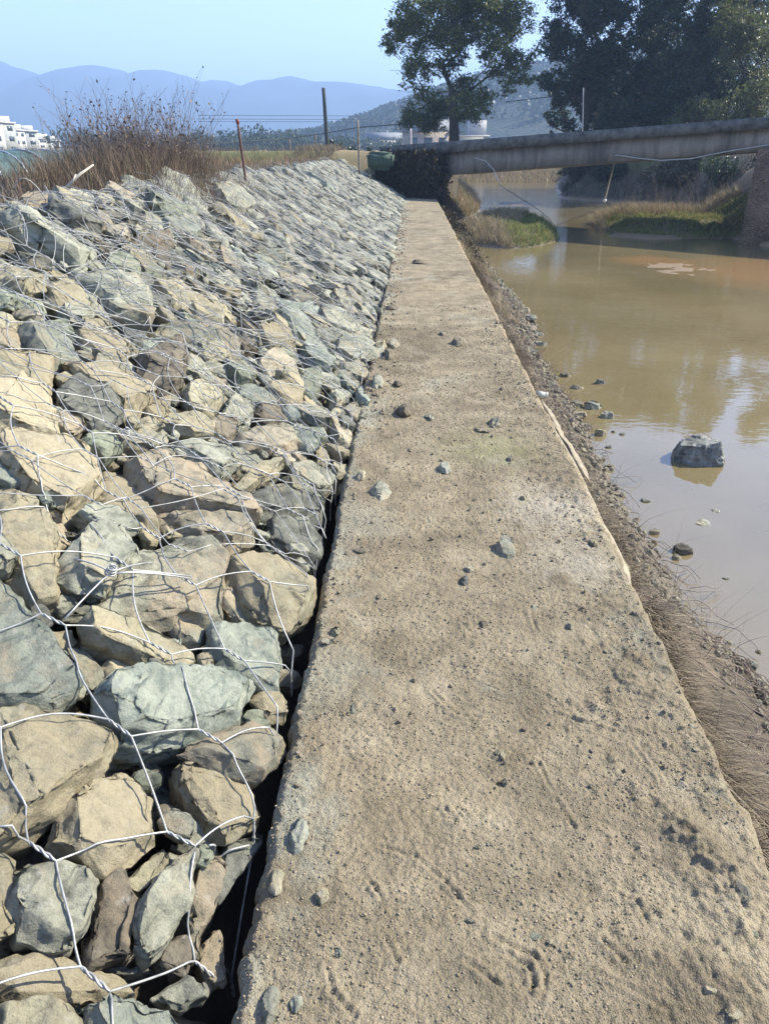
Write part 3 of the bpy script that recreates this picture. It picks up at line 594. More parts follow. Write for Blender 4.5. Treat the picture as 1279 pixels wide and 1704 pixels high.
(10,'g',.05,[(200,520),(300,560),(350,630),(250,600)],'grey-tan stone above the brown cobble'),
(10,'e',.05,[(0,590),(100,610),(150,660),(60,640)],'green-grey stone left of the grey-tan one'),
]
GRP = 'quarry stones packed under the wire mesh'
RU, RVv = 30.0, 3.1; CELL = .01
occ = np.zeros((int(RU / CELL), int((RVv + .2) / CELL)), bool)
def mark(ring, k=.97):
    c = ring.mean(0); rg = c + (ring - c) * k
    u0, v0 = rg.min(0); u1, v1 = rg.max(0)
    i0, i1 = max(0, int(u0 / CELL)), min(occ.shape[0], int(u1 / CELL) + 1); j0, j1 = max(0, int((v0 + .1) / CELL)), min(occ.shape[1], int((v1 + .1) / CELL) + 1)
    if i1 <= i0 or j1 <= j0: return None
    U, V = np.meshgrid((np.arange(i0, i1) + .5) * CELL, (np.arange(j0, j1) + .5) * CELL - .1, indexing='ij'); ins = np.zeros(U.shape, bool)
    n = len(rg)
    for a in range(n):
        p, q = rg[a], rg[(a + 1) % n]
        cond = ((p[1] > V) != (q[1] > V)) & (U < (q[0] - p[0]) * (V - p[1]) / ((q[1] - p[1]) or 1e-9) + p[0]); ins ^= cond
    return (i0, i1, j0, j1), ins
def area(r):
    x, y = r[:, 0], r[:, 1]; return abs(np.dot(x, np.roll(y, 1)) - np.dot(y, np.roll(x, 1))) / 2
FRAME = np.stack([EV, EU, NN], 1)  # local (a along up-slope, b along y, c normal)
from mathutils import Matrix
FM = Matrix([[FRAME[i][j] for j in range(3)] for i in range(3)])
if FM.determinant() < 0: FLIP = True
else: FLIP = False
def place_rock(ring_uv, h, col, label, seed, name='quarry_stone', **kw):
    c = ring_uv.mean(0); sz = math.sqrt(max(area(ring_uv), 1e-5)); u, v = c
    loc = ring_uv - c; ring = np.stack([loc[:, 1], loc[:, 0]], -1)      # a = v, b = u
    dist = np.linalg.norm(Suv(u, v) - EYE)
    res = max(.0075, .0062 * dist, sz / 22)
    me, hull = rock_mesh(name, ring, sz, sz * .55, seed, res, **kw)
    rot = FM.to_4x4()
    me.transform(rot)
    if FLIP: me.flip_normals()
    p = Suv(u, v, h - .10 * sz)
    o = link(name, me, M[col], None, tuple(p)); tag(o, label, 'stone', GRP)
    hull_add([tuple(np.array(FM @ Vector(q)) + p) for q in hull[0]], hull[1])
    return o
nst = 0
for k, (t, col, h, poly, label) in enumerate(ST):
    ox, oy, s = T[t]
    ring = np.array([Spx(ox + x / s, oy + y / s, h) for x, y in poly])
    ring[:, 1] = np.minimum(ring[:, 1], 2.95)
    if t >= 9: mu = np.median(ring[:, 0]); lim = .42 if t == 9 else .6; ring[:, 0] = mu + lim * np.tanh((ring[:, 0] - mu) / lim)
    m = mark(ring)
    if m: (i0, i1, j0, j1), ins = m; occ[i0:i1, j0:j1] |= ins
    rc = ring.mean(0); place_rock(rc + (ring - rc) * 1.05, h, col, label, 100 + k, cuts=4, tilt=.2); nst += 1
print('traced', nst)
seen = {}
# dart throwing fills the rest of the slope
cand = []
def try_stone(u, v, a, b, ang, rr, maxov):
    n = rr.choice([6, 7, 7, 8]); ring = []
    for i in range(n):
        t = 2 * math.pi * (i + rr.uniform(-.25, .25)) / n; q = rr.uniform(.82, 1.12)
        x, y = a * math.cos(t) * q, b * math.sin(t) * q
        ring.append((u + x * math.sin(ang) + y * math.cos(ang), v + x * math.cos(ang) - y * math.sin(ang)))
    ring = np.array(ring); m = mark(ring, .93)
    if not m: return None
    (i0, i1, j0, j1), ins = m; tot = ins.sum()
    if tot < 4: return None
    ov = (occ[i0:i1, j0:j1] & ins).sum() / tot
    if ov > maxov: return None
    occ[i0:i1, j0:j1] |= ins; return ring
rr = random.Random(5)
for (a, cnt, u1) in [(.20, 900, 30), (.16, 3500, 30), (.125, 6000, 30), (.095, 8000, 30), (.070, 9000, 22), (.05, 9000, 14), (.036, 7000, 7)]:
    for _ in range(cnt):
        u = rr.uniform(.3, u1 if a < .1 else 29.2); v = rr.uniform(.02, VTOP)
        if u < 3.0 and a > .13: continue
        el = rr.uniform(.55, .85); r = try_stone(u, v, a, a * el, rr.gauss(.55, .5), rr, .16)
        if r is not None: cand.append((r, a, rr.uniform(-.03, .07)))
print('procedural', len(cand))
def short(l):
    for w in (',', ' with ', ' cut ', ' pointing ', ' left ', ' right ', ' above', ' below', ' under', ' by ', ' at ', ' on ', ' in ', ' near', ' between', ' beside', ' lying', ' leaning', ' wedged', ' standing', ' over ', ' from ', ' touching', ' tucked', ' just ', ' behind', ' low ', ' of ', ' sloping', ' stacked', ' forming', ' sticking', ' among'): l = l.split(w)[0]
    return l
_sh = [short(q[4]) for q in ST]; ANCH = []
for q, sn in zip(ST, _sh):
    if _sh.count(sn) == 1 and len(sn.split()) >= 3:
        ox, oy, sc_ = T[q[0]]; c = np.array(q[3]).mean(0); ANCH.append((ox + c[0] / sc_, oy + c[1] / sc_, sn))
def to_px(p):
    d = np.asarray(p) - EYE; w = np.dot(d, FW); return np.dot(d, RT) / w * FPX + 639.5, 852 - np.dot(d, UP) / w * FPX
def anchored(px, py, head):
    for ax, ay, sn in sorted(ANCH, key=lambda a: (a[0] - px) ** 2 + (a[1] - py) ** 2)[:12]:
        dx, dy = px - ax, py - ay; dr = ('right of' if dx > 0 else 'left of') if abs(dx) > 1.3 * abs(dy) else ('below' if dy > 0 else 'above')
        if min(abs(dx), abs(dy)) > .45 * max(abs(dx), abs(dy)): dr = ('below' if dy > 0 else 'above') + ' and ' + ('right of' if dx > 0 else 'left of')
        l = f'{head} {dr} the {sn}'
        if l not in seen and len(l.split()) <= 16: seen[l] = 1; return l
    return None
def appsize(r):
    c = Suv(*r.mean(0)); d = c - EYE; L = np.linalg.norm(d); xc = np.dot(d, RT) / np.dot(d, FW) * FPX + 639.5; yc = 852 - np.dot(d, UP) / np.dot(d, FW) * FPX
    vis = (-30 < xc < 1300) and yc < 1740
    return (area(r) / L ** 2) * (abs(np.dot(d, NN)) / L) if vis else 0
cand.sort(key=lambda q: -appsize(q[0]))
nind = 300 - nst
cols = ['g', 'g', 't', 'w', 'b', 'e', 'p', 'w', 'd', 't', 'g']
cw = {'g': 'grey', 't': 'tan', 'w': 'pale grey', 'b': 'blue-grey', 'e': 'green-grey', 'p': 'pinkish', 'd': 'dark'}
for k, (r, a, h) in enumerate(cand[:nind]):
    c = rr.choice(cols); u, v = r.mean(0)
    reg = 'near the foot of the slope' if v < .8 else ('halfway up the slope' if v < 1.75 else 'near the top of the slope')
    dist = 'in the foreground' if u < 1.8 else ('opposite the wall pebbles' if u < 3.5 else ('in the middle distance' if u < 7 else 'far along towards the bridge'))
    szw = 'large' if a > .15 else ('small' if a < .08 else 'medium')
    qx, qy = to_px(Suv(u, v)); lab = anchored(qx, qy, f'{szw} {cw[c]} stone') if u < 9 else None
    place_rock(r.mean(0) + (r - r.mean(0)) * 1.07, h, c, lab or f'{szw} {cw[c]} wired stone {reg}, {dist}', 900 + k, cuts=3, tilt=.32)
# templates for the remaining far rubble, one object
TPL = []
for k in range(12):
    n = 7; ring = [(math.cos(2 * math.pi * (i + random.uniform(-.2, .2)) / n) * random.uniform(.8, 1.1), math.sin(2 * math.pi * i / n) * random.uniform(.8, 1.1)) for i in range(n)]
    me, _ = rock_mesh('t', ring, 1.7, .9, 4000 + k, .42, cuts=2, rough=.9)
    V = np.empty(len(me.vertices) * 3, np.float32); me.vertices.foreach_get('co', V); V = V.reshape(-1, 3)
    F = np.array([list(p.vertices) for p in me.polygons]); TPL.append((V, F)); bpy.data.meshes.remove(me)
def scatter(name, items, mat):
    """items: (pos, M3x3) -> one mesh"""
    Vs, Fs, n = [], [], 0
    for pos, mt, k in items:
        V, F = TPL[k % len(TPL)]; q = V @ np.asarray(mt).T + np.asarray(pos)
        Vs.append(q); Fs.append(F + n); n += len(q)
    return np.vstack(Vs), np.vstack(Fs)
items = []
for k, (r, a, h) in enumerate(cand[nind:]):
    c = r.mean(0); d = r - c; w, vec = np.linalg.eigh(np.cov(d.T)); s = np.sqrt(w * 2)
    e1 = EU * vec[0, 1] + EV * vec[1, 1]; e2 = np.cross(NN, e1)
    tl = NN + EU * rr.uniform(-.25, .25) + EV * rr.uniform(-.25, .25); tl /= np.linalg.norm(tl)
    mt = np.stack([e1 * s[1], e2 * s[0], tl * s.mean() * .75], 1)
    items.append((Suv(c[0], c[1], h - .02), mt, k))
V, F = scatter('rubble', items, None)
tag(link('rubble_stones', np_mesh('rubble_stones', V, F), M['far']), 'mass of small rubble stones under the mesh running to the bridge', 'rubble', kind='stuff')
hull_add([tuple(x) for x in V], [tuple(f) for f in F])
items = []
for k in range(2600):
    u = .2 + 9.5 * rr.random() ** 1.2; v = rr.uniform(-.04, 2.7); s = rr.uniform(.035, .09)
    q = np.linalg.qr(rng.normal(size=(3, 3)))[0]; items.append((Suv(u, v, rr.uniform(-.20, -.10)), q * np.array([s, s * .8, s * .6]), k))
for k in range(1500):
    u = .3 + 5.5 * rr.random() ** 1.2; v = rr.uniform(.0, 2.6); s = rr.uniform(.014, .042)
    q = np.linalg.qr(rng.normal(size=(3, 3)))[0]; items.append((Suv(u, v, rr.uniform(-.11, -.04)), q * np.array([s, s * .8, s * .6]), k))
V, F = scatter('fill', items, None)
tag(link('rubble_fill', np_mesh('rubble_fill', V, F), M['fill']), 'small stones and chips deep in the gaps of the rubble', 'rubble', kind='stuff')

# ------------------------------------------------------------------ wire mesh draped on the rubble
bvh = BVHTree.FromPolygons([Vector(v) for v in HB_V], HB_F)
NV = Vector(NN)
def surf(u, v):
    o = Vector(Suv(u, min(max(v, 0.0), VTOP + .1), .8)); hit = bvh.ray_cast(o, -NV, 1.1)
    return (.8 - hit[3]) if hit[0] is not None else -.06
def S3(u, v, h):
    if v < -.0:
        return np.array([-.395 + .5 * h * .4 + .0 * v, u, -.02 + v * .95 + h * .6])
    if v > VTOP: return Suv(u, VTOP, h) + np.array([-.8, 0, -.35]) * (v - VTOP)
    return Suv(u, v, h)
class Net:
    def __init__(s, mb, off, B, R, D, r, wob, lift, seed, ncoarse=0): s.__dict__.update(locals())
def build_net(name, B, R, D, r, wob, lift, seed, u0, u1, v0, v1, tl=.036, label=None, maxi=None):
    B, R, D = map(np.array, (B, R, D)); tdir = (R + D); tdir = tdir / np.linalg.norm(tdir)
    mb = MB(); rq = random.Random(seed)
    cache = {}
    def node(i, j):
        if (i, j) in cache: return cache[(i, j)]
        p = B + i * R - j * D
        w = wob * (1 + min(2.5, p[0] * .25)); q = Vector((p[0] * 2.1 + seed, p[1] * 2.1, 3.0))
        p = p + np.array([noise.noise(q), noise.noise(q + Vector((9, 4, 1)))]) * w * 2.2 + np.array([rq.gauss(0, .012), rq.gauss(0, .012)])
        if not (u0 - .3 < p[0] < u1 + .3 and v0 - .05 < p[1] < v1 + .1): cache[(i, j)] = None; return None
        h = max(surf(p[0], p[1]), surf(p[0] + .03, p[1]), surf(p[0] - .03, p[1]), surf(p[0], p[1] + .03), surf(p[0], p[1] - .03)) + lift * rq.uniform(.3, 1.3) + r
        td = tdir + np.array([rq.gauss(0, .12), rq.gauss(0, .12)])
        cache[(i, j)] = (p, h, td / np.linalg.norm(td)); return cache[(i, j)]
    def wire(a, ha, b, hb, bow):
        L = np.linalg.norm(b - a); um = .5 * (a[0] + b[0]); n = int(max(3, min(14, L / (.014 + .006 * um)))); k = 5 if um < 3 else (4 if um < 8 else 3)
        perp = np.array([-(b - a)[1], (b - a)[0]]); pts = []
        hs = []; us = []
        for q in range(n + 1):
            t = q / n; p = a + (b - a) * t + perp * bow * math.sin(math.pi * t); us.append(p)
            hh = ha + (hb - ha) * t
            if 0 < q < n: hh = max(hh, surf(p[0], p[1]) + r * 1.1) if q % 2 == 0 or um > 5 or True else hh
            hs.append(hh)
        hs = np.array(hs)
        for _ in range(1): hs[1:-1] = np.maximum(hs[1:-1], .25 * hs[:-2] + .5 * hs[1:-1] + .25 * hs[2:])
        mb.tube([S3(p[0], p[1], h) for p, h in zip(us, hs)], r, k, cap=False)
    rng_i = range(-60, 160)
    imax = int(60)
    corners = [np.linalg.solve(np.stack([R, -D], 1), np.array(c) - B) for c in [(u0, v0), (u1, v0), (u0, v1), (u1, v1)]]
    i0, i1 = int(min(c[0] for c in corners)) - 2, int(max(c[0] for c in corners)) + 2; j0, j1 = int(min(c[1] for c in corners)) - 2, int(max(c[1] for c in corners)) + 2
    for i in range(i0, i1 + 1):
        for j in range(j0, j1 + 1):
            nd = node(i, j)
            if nd is None: continue
            p, h, td = nd; a = p - td * tl; b = p + td * tl   # a = upper end, b = lower end
            # twisted pair
            um = p[0]; n = 13 if um < 3 else (6 if um < 7 else 3)
            pa, pb = S3(a[0], a[1], h), S3(b[0], b[1], h); ax = (pb - pa) / np.linalg.norm(pb - pa); e1 = np.cross(ax, NN); e1 /= np.linalg.norm(e1); e2 = np.cross(ax, e1)
            for ph in (0, math.pi):
                if um > 9 and ph: continue
                pts = []
                for q in range(n + 1):
                    t = q / n; rad = r * 1.05 * min(1, 6 * t, 6 * (1 - t)); g_ = ph + t * 2 * math.pi * 1.5
                    pts.append(pa + (pb - pa) * t + rad * (e1 * math.cos(g_) + e2 * math.sin(g_)))
                mb.tube(pts, r, 5 if um < 3 else 3, cap=False)
            for (di, dj) in ((1, 0), (0, -1)):
                m2 = node(i + di, j + dj)
                if m2 is None: continue
                p2, h2, td2 = m2
                wire(b, h, p2 - td2 * tl, h2, rq.gauss(0, .04 + wob * .6) + (.05 if di else -.05))
    o = mb.build(name, M['wire']); tag(o, label, 'wire mesh', 'hexagonal gabion mesh sheets laid over the stones'); return o
build_net('gabion_mesh', (1.089, .184), (.108, -.232), (-.213, -.22), .0026, .02, .022, 1, .3, 28.5, -.20, VTOP + .12, label='main sheet of silvery hexagonal wire mesh over the whole stone slope')
build_net('gabion_mesh', (3.2, .35), (.15, -.21), (-.15, -.27), .0020, .05, .03, 2, 2.3, 20, -.10, VTOP + .3, label='second looser wire mesh sheet tangled over the middle and far stones')
build_net('gabion_mesh', (3.9, 1.9), (.20, -.17), (-.12, -.27), 0.0020, .08, .04, 3, 3.6, 12, .6, VTOP + .5, label='crumpled overlapping wire mesh flap near the ridge of the stone slope')

# loose wires pulled lengthwise over the stones, tie wires, coils and the ridge tangle
def loose(pix, h=.05, r=.0023, name='tie_wire', label=None, grp=None):
    uv = [Spx(a, b, h) for a, b in pix]; pts = []
    P3 = []
    for (p, q) in zip(uv[:-1], uv[1:]):
        for t in np.linspace(0, 1, 9)[:-1]: P3.append(((p[0] + (q[0] - p[0]) * t), (p[1] + (q[1] - p[1]) * t)))
    P3.append(uv[-1]); hs = [max(surf(a, b) + .012, -.05) for a, b in P3]
    for _ in range(6): hs = [max(hs[i], .5 * (hs[max(0, i - 1)] + hs[min(len(hs) - 1, i + 1)])) for i in range(len(hs))]
    mb = MB(); mb.tube([Suv(a, b, q) for (a, b), q in zip(P3, hs)], r, 6); o = mb.build(name, M['wire']); tag(o, label, 'wire', 'loose binding wires on the mesh'); return o
def coil(px, py, tails, label, R=.016):
    u, v = Spx(px, py, .1); h = max(surf(u + a, v + b) for a in (-.03, 0, .03) for b in (-.03, 0, .03)) + .02; mb = MB(); t = np.linspace(0, 2 * math.pi * 3.2, 70)
    c = Suv(u, v, h); pts = [c + EU * math.cos(a) * R * (1 - a / 60) + EV * math.sin(a) * R * (1 - a / 60) + NN * (.0015 * a) for a in t]; mb.tube(pts, .0028, 6)
    for (qx, qy) in tails:
        a, b = Spx(qx, qy, .1); e = Suv(a, b, max(surf(a, b), h - .04) + .02); mid = (c + e) / 2 + NN * .012
        mb.tube([c, c * .6 + mid * .4 + NN * .006, mid, mid * .4 + e * .6 + NN * .002, e], .0028, 6)
    tag(mb.build('tie_wire', M['wire']), label, 'wire', 'loose binding wires on the mesh')
coil(177, 973, [(315, 968), (316, 972), (105, 1040), (120, 940), (250, 945)], 'coiled binding knot with two long straight tails on the big grey slab')
coil(212, 715, [(255, 780), (180, 700), (282, 735)], 'coiled binding knot on the flat grey slab higher up')
loose([(425, 1390), (380, 1400), (345, 1412)], r=.0028, label='short rusty twig-like wire end above the gap')
for k, pp in enumerate([[(0, 480), (70, 520), (140, 580), (250, 640), (300, 700)], [(0, 380), (60, 450), (150, 480), (260, 520), (420, 620), (520, 760)], [(120, 330), (220, 420), (330, 470), (440, 560), (560, 640)],
                        [(60, 300), (170, 330), (300, 360), (420, 440), (560, 560)], [(240, 300), (330, 380), (460, 430), (560, 520), (610, 620)], [(0, 430), (110, 470), (220, 560), (350, 640), (470, 760), (540, 900)],
                        [(330, 300), (440, 360), (540, 440), (600, 560)], [(280, 480), (390, 590), (480, 690), (560, 790)], [(90, 540), (170, 560), (240, 560)], [(420, 290), (520, 370), (600, 450), (630, 560)]]):
    loose(pp, label=['bright strand from the left edge to above the yellowish tan block', 'long strand running from the left edge over the pyramid-shaped stone', 'strand crossing the large sunlit slab on the upper slope', 'uppermost strand starting by the split stick', 'strand passing right of the peak boulder down to the wall', 'longest strand, from the left edge down to the light tan boulder', 'strand on the far upper slope ending at the pale long cobble', 'strand over the tan flat stone and green-grey slab', 'short level strand across the rough sandy lump', 'farthest strand, near the rusty rod'][k])
mb = MB(); rq = random.Random(11)
for k in range(130):   # springy cut ends and loops of the sheet along the ridge
    u = 3.4 + 22 * rq.random() ** 1.5; L = rq.uniform(.15, .5); a = rq.uniform(0, 6.28); b0 = Suv(u, VTOP - rq.uniform(-.05, .35), surf(u, VTOP - .05) + .01); hh = rq.uniform(.02, .15) * (1 if u < 12 else .6)
    du = rq.gauss(0, .3); e = Suv(u + du, VTOP - rq.uniform(-.25, .6), .03); pts = []
    for t in np.linspace(0, 1, 9): pts.append(b0 * (1 - t) + e * t + np.array([0, math.sin(t * 7 + a) * .015, hh * math.sin(math.pi * t)]))
    mb.tube(pts, .0032, 4)
tag(mb.build('wire_tangle', M['wire']), 'springy tangle of bent wire loops along the crest of the slope', 'wire tangle', kind='stuff')
mb = MB(); a = W(112, 311, 5.6); b = W(156, 274, 5.75); mb.tube([a, (a + b) / 2 + np.array([0, 0, .01]), b], [.012, .010, .006], 7)
a2 = W(118, 308, 5.6); mb.tube([a2, a2 + np.array([.04, .03, .07])], .006, 6)
tag(mb.build('split_stick', simple_mat('pale_wood', (.55, .50, .40), .7, 0, .3, 30)), 'pale split stick poking up from the mesh at the upper left', 'stick')

# ------------------------------------------------------------------ loose stones on the wall top (each its own thing)
def pebble(px, py, wpx, hpx, col, label, z0=0.0, name='loose_stone', grp='loose stones on the sandy wall top', flat=.5, ang=0, seed=None, sink=.25, zf=None, tall=None, fr=(.5, .8)):
    p = P(px, py, z0); d = np.dot(p - EYE, FW); s = d / FPX; a = wpx * s / 2
    slope = -ray(px, py)[2] / np.linalg.norm(ray(px, py)); b = hpx * s / 2 / max(.3, slope) if tall is None else a * .8
    b = min(b, a * 2.6); th = flat * min(a, b) if tall is None else tall
    r = random.Random(seed if seed is not None else int(px * 7 + py)); n = 8
    ring = [(a * math.cos(2 * math.pi * (i + r.uniform(-.25, .25)) / n) * r.uniform(.75, 1.15), b * math.sin(2 * math.pi * i / n) * r.uniform(.85, 1.1)) for i in range(n)]
    sz = math.sqrt(math.pi * a * b); me, _ = rock_mesh(name, ring, sz, th * .5, r.randint(0, 9999), max(.003, sz / 14), front=th / sz, tilt=.16, cuts=3, rough=.8, fr=fr)
    z = (path_z(np.array([p[0]]), np.array([p[1]]))[0] if zf is None else zf) + th * (.5 - sink)
    o = link(name, me, M[col], None, (p[0], p[1], z)); o.rotation_euler = (0, 0, ang)
    return tag(o, label, 'stone', grp)
PB = [(842,914,40,44,'w','flat pale stone with a dark shadow in the middle of the path',.7),(633,821,40,34,'b','blue-grey stone by the left side of the path near the dark slabs',.6),(672,688,36,20,'d','dark ribbed clod left of the path middle',.9),
(715,696,18,12,'w','small pale stone just right of the dark ribbed clod',.7),(822,706,30,16,'w','pale oval pebble beside the thin dark flake',.6),(803,718,36,10,'d','thin dark flake beside the pale oval pebble',.3),(740,782,22,20,'w','bright whitish pebble in the middle of the path',.9),
(848,765,16,10,'n','little brown pebble right of the bright whitish one',.8),(761,572,24,14,'d','dark pointed stone in the far middle of the path',.9),(781,946,22,12,'w','pale chip left of the flat pale stone',.5),(772,967,20,16,'d','dark grey pebble under the pale chip',.8),
(683,749,12,8,'g','tiny grey pebble at the left side of the path',.8),(948,1044,16,14,'g','grey pebble with a shadow right of the path middle',.9),(803,1040,14,14,'n','brown square pebble in the path middle',.9),(889,1012,12,14,'w','pale flake above the short groove',.4),
(558,1055,30,18,'t','tan pebble with a dark left face at the left edge',.9),(545,1070,36,18,'g','flat grey stone in front of the tan pebble at the left edge',.4),(588,1180,12,26,'b','small slate splinter standing up at the left',.5),(600,916,34,10,'n','flat brown flake at the left side',.3),
(498,1392,36,86,'w','long pale upright slab leaning at the left edge of the path',.9),(461,1470,34,50,'t','tan stone below the long pale slab at the left edge',.6),(537,1494,28,26,'t','round tan pebble with a shadow at lower left',.95),(563,1586,18,20,'w','small pale stone in the lower left',.8),
(450,1665,36,76,'w','pale slab with two faces at the bottom left of the path',.8),(493,1668,26,34,'w','pale flat pebble beside the bottom left slab',.5),(783,1532,26,12,'b','thin light blue chip at the end of the curved groove',.4),(890,1556,26,16,'e','greenish chip in the lower middle',.35),
(836,1259,16,20,'t','split tan pebble above the grey one',.7),(838,1303,18,14,'g','grey pebble below the split tan one',.9),(793,1411,16,10,'g','tiny grey pebble in the lower middle',.9),(1125,1385,30,24,'n','brown clod at the edge of the lumpy soil',.9),
(1232,1492,54,44,'g','round grey stone at the lower right',.8),(1205,1508,44,26,'n','brown lump left of the round grey stone',.6),(1185,1583,26,30,'s','yellowish pebble at the lower right',.8),(1245,1555,34,22,'e','greenish flat stone at the lower right',.4),
(630,580,30,26,'t','tan stone lying at the foot of the rubble, upper left of path',.9),(648,592,26,24,'n','brownish stone beside the tan one at the rubble foot',.9),(628,640,28,28,'g','grey stone at the rubble foot beside the wall edge',.9),(662,640,18,12,'d','dark pebble right of the grey stone at the rubble foot',.8),
(655,576,22,14,'g','grey flat pebble at the rubble foot',.6),(652,514,26,8,'d','dark flake far up the left side of the path',.5),(735,556,14,8,'g','tiny grey pebble far up the path',.8),(698,438,30,8,'n','dark twig-like flake far up the path',.4),
(600,797,20,14,'t','tan pebble at the left edge above the blue-grey stone',.8),(825,1255,12,10,'g','chip beside the split tan pebble',.6),(630,995,12,10,'n','tiny brown pebble at left',.8),(985,905,18,14,'t','tan lump on the right side of the path',.8),(870,830,12,8,'g','tiny grey pebble right of centre',.8),
(1150,1210,14,10,'e','small green-grey chip on the right side',.5),(915,1570,18,14,'w','pale crumb in the lower middle right',.6),(1180,1650,40,24,'s','sandy lump near the bottom right corner',.7),(1215,1695,46,30,'s','sandy lump at the bottom right corner',.7)]
for (x, y, w, h, c, l, fl) in PB:
    pebble(x, y, w * .92, h * .92, {'b': 'g', 'd': 'n' if y < 900 and w < 40 else 'd'}.get(c, c), l, flat=fl * .8, sink=.22)
mb_items = []
for k in range(2300):
    y = .45 + 7.5 * rr.random() ** 1.9; xlq, xrq = wall_x(np.array([y])); x = rr.uniform(xlq[0] + .01, xrq[0] - .01) if rr.random() < .6 else xrq[0] - abs(rr.gauss(0, .16)) - .01
    if rr.random() < .15: x = xlq[0] + abs(rr.gauss(0, .05)) + .012
    s = rr.choice([.0014, .0018, .0022, .003, .004, .0065, .009 if rr.random() < .2 else .003]) * rr.uniform(.8, 1.3) * (1 + y * .12) * (.55 if y < 1.2 else 1)
    q = np.linalg.qr(rng.normal(size=(3, 3)))[0]; mb_items.append(((x, y, pz(x, y) + s * .3), q * np.array([s, s * .85, s * .6]), k))
for k in range(500):   # chips gathered at the rubble foot farther along
    y = rr.uniform(4, 22); x = wall_x(np.array([y]))[0][0] + abs(rr.gauss(0, .10)) + .02; s = rr.uniform(.006, .022)
    q = np.linalg.qr(rng.normal(size=(3, 3)))[0]; mb_items.append(((x, y, pz(x, y) + s * .3), q * np.array([s, s * .85, s * .6]), k))
V, F = scatter('g', mb_items, None)
OV = np.array([(1, 0, 0), (-1, 0, 0), (0, 1, 0), (0, -1, 0), (0, 0, 1), (0, 0, -1)], float); OF = np.array([(0, 2, 4), (2, 1, 4), (1, 3, 4), (3, 0, 4), (2, 0, 5), (1, 2, 5), (3, 1, 5), (0, 3, 5)])
ng = 52000; gy_ = .45 + 6.5 * rng.random(ng) ** 1.8; a_, b_ = wall_x(gy_); gx_ = a_ + .006 + (b_ - a_ - .012) * rng.random(ng); keep = fbm(gx_ * 7, gy_ * 7, 2, 63) + .3 * rng.random(ng) > .50; gx_, gy_ = gx_[keep], gy_[keep]; ng = len(gx_)
gs = (.0011 + .0022 * rng.random(ng) ** 2.5) * (1 + gy_ * .16); gv = OV[None] * (gs[:, None] * (.7 + .6 * rng.random((ng, 3))))[:, None, :] * np.array([1, 1, .8]); th_ = rng.random(ng) * 6.28
gv = np.stack([gv[..., 0] * np.cos(th_)[:, None] - gv[..., 1] * np.sin(th_)[:, None], gv[..., 0] * np.sin(th_)[:, None] + gv[..., 1] * np.cos(th_)[:, None], gv[..., 2]], -1) + np.stack([gx_, gy_, path_z(gx_, gy_) + gs * .35], -1)[:, None]
gf = (OF[None] + (np.arange(ng) * 6)[:, None, None]).reshape(-1, 3)
tag(link('sand_grains', np_mesh('sand_grains', gv.reshape(-1, 3), gf), blade_mat('sand_grains', [(.17, .135, .09), (.29, .235, .15), (.38, .315, .21), (.24, .195, .13), (.16, .15, .115), (.33, .27, .18)], .95)), 'coarse sand grains and crumbs covering the wall top', 'sand', kind='stuff')
tag(link('gravel', np_mesh('gravel', V, F), M['grit']), 'loose grit and soil crumbs strewn over the sandy wall top', 'gravel', kind='stuff')
# pale mortar slabs and pipe along the river-side lip
pm = simple_mat('pale_mortar', (.33, .28, .195), .9, 0, .4, 14, .01)
for k, (pa, pb, w, lab) in enumerate([((905, 665), (985, 800), .045, 'upper pale mortar ridge along the river side of the wall'), ((925, 705), (1062, 985), .035, 'long pale mortar strip along the lip of the wall')]):
    a, b = P(*pa, -.05), P(*pb, -.07); n = 26; mb = MB(); pts = [a + (b - a) * t + np.array([(vn(t * 9, k, 91) - .5) * .03, 0, (vn(t * 11, k, 92) - .5) * .015]) for t in np.linspace(0, 1, n)]
    pts = np.array(pts); K = 9; VV = []
    for i_, p_ in enumerate(pts):
        en = min(1, .25 + i_ * .3, .25 + (n - 1 - i_) * .3)
        for j_ in range(K):
            t_ = 2 * math.pi * j_ / K; rr2 = (.65 + .7 * float(vn(i_ * .9 + k * 9, j_ * 1.3, 94))) * en; VV.append(p_ + np.array([math.cos(t_) * w * .55 * rr2 - .012, 0, math.sin(t_) * w * .20 * rr2 - math.cos(t_) * w * .35 - .008]))
    mb.add(VV, [(i_ * K + j_, i_ * K + (j_ + 1) % K, (i_ + 1) * K + (j_ + 1) % K, (i_ + 1) * K + j_) for i_ in range(n - 1) for j_ in range(K)]); mb.add(VV[:K], [(0, a_, a_ + 1, a_ + 1) for a_ in range(1, K - 1)]); mb.add(VV[-K:], [(0, a_ + 1, a_, a_) for a_ in range(1, K - 1)])
    0 and mb.tube(pts, [w * .55 * (.55 + .7 * float(vn(t * 14, k * 3, 93))) * min(1, 8 * t + .3, 8 * (1 - t) + .3) for t in np.linspace(0, 1, n)], 7); tag(mb.build('mortar_ridge', pm), lab, 'mortar', 'mortar squeezed out along the wall edge')
a = P(893, 655, -.02); mb = MB(); mb.tube([a, a + np.array([.06, .0, -.012])], .021, 14); mb.tube([a + np.array([.056, 0, -.011]), a + np.array([.072, 0, -.014])], .023, 14)
tag(mb.build('pipe_end', simple_mat('pale_pipe', (.55, .53, .44), .6, 0, .2, 20)), 'short pale pipe end sticking out of the wall towards the river', 'pipe')

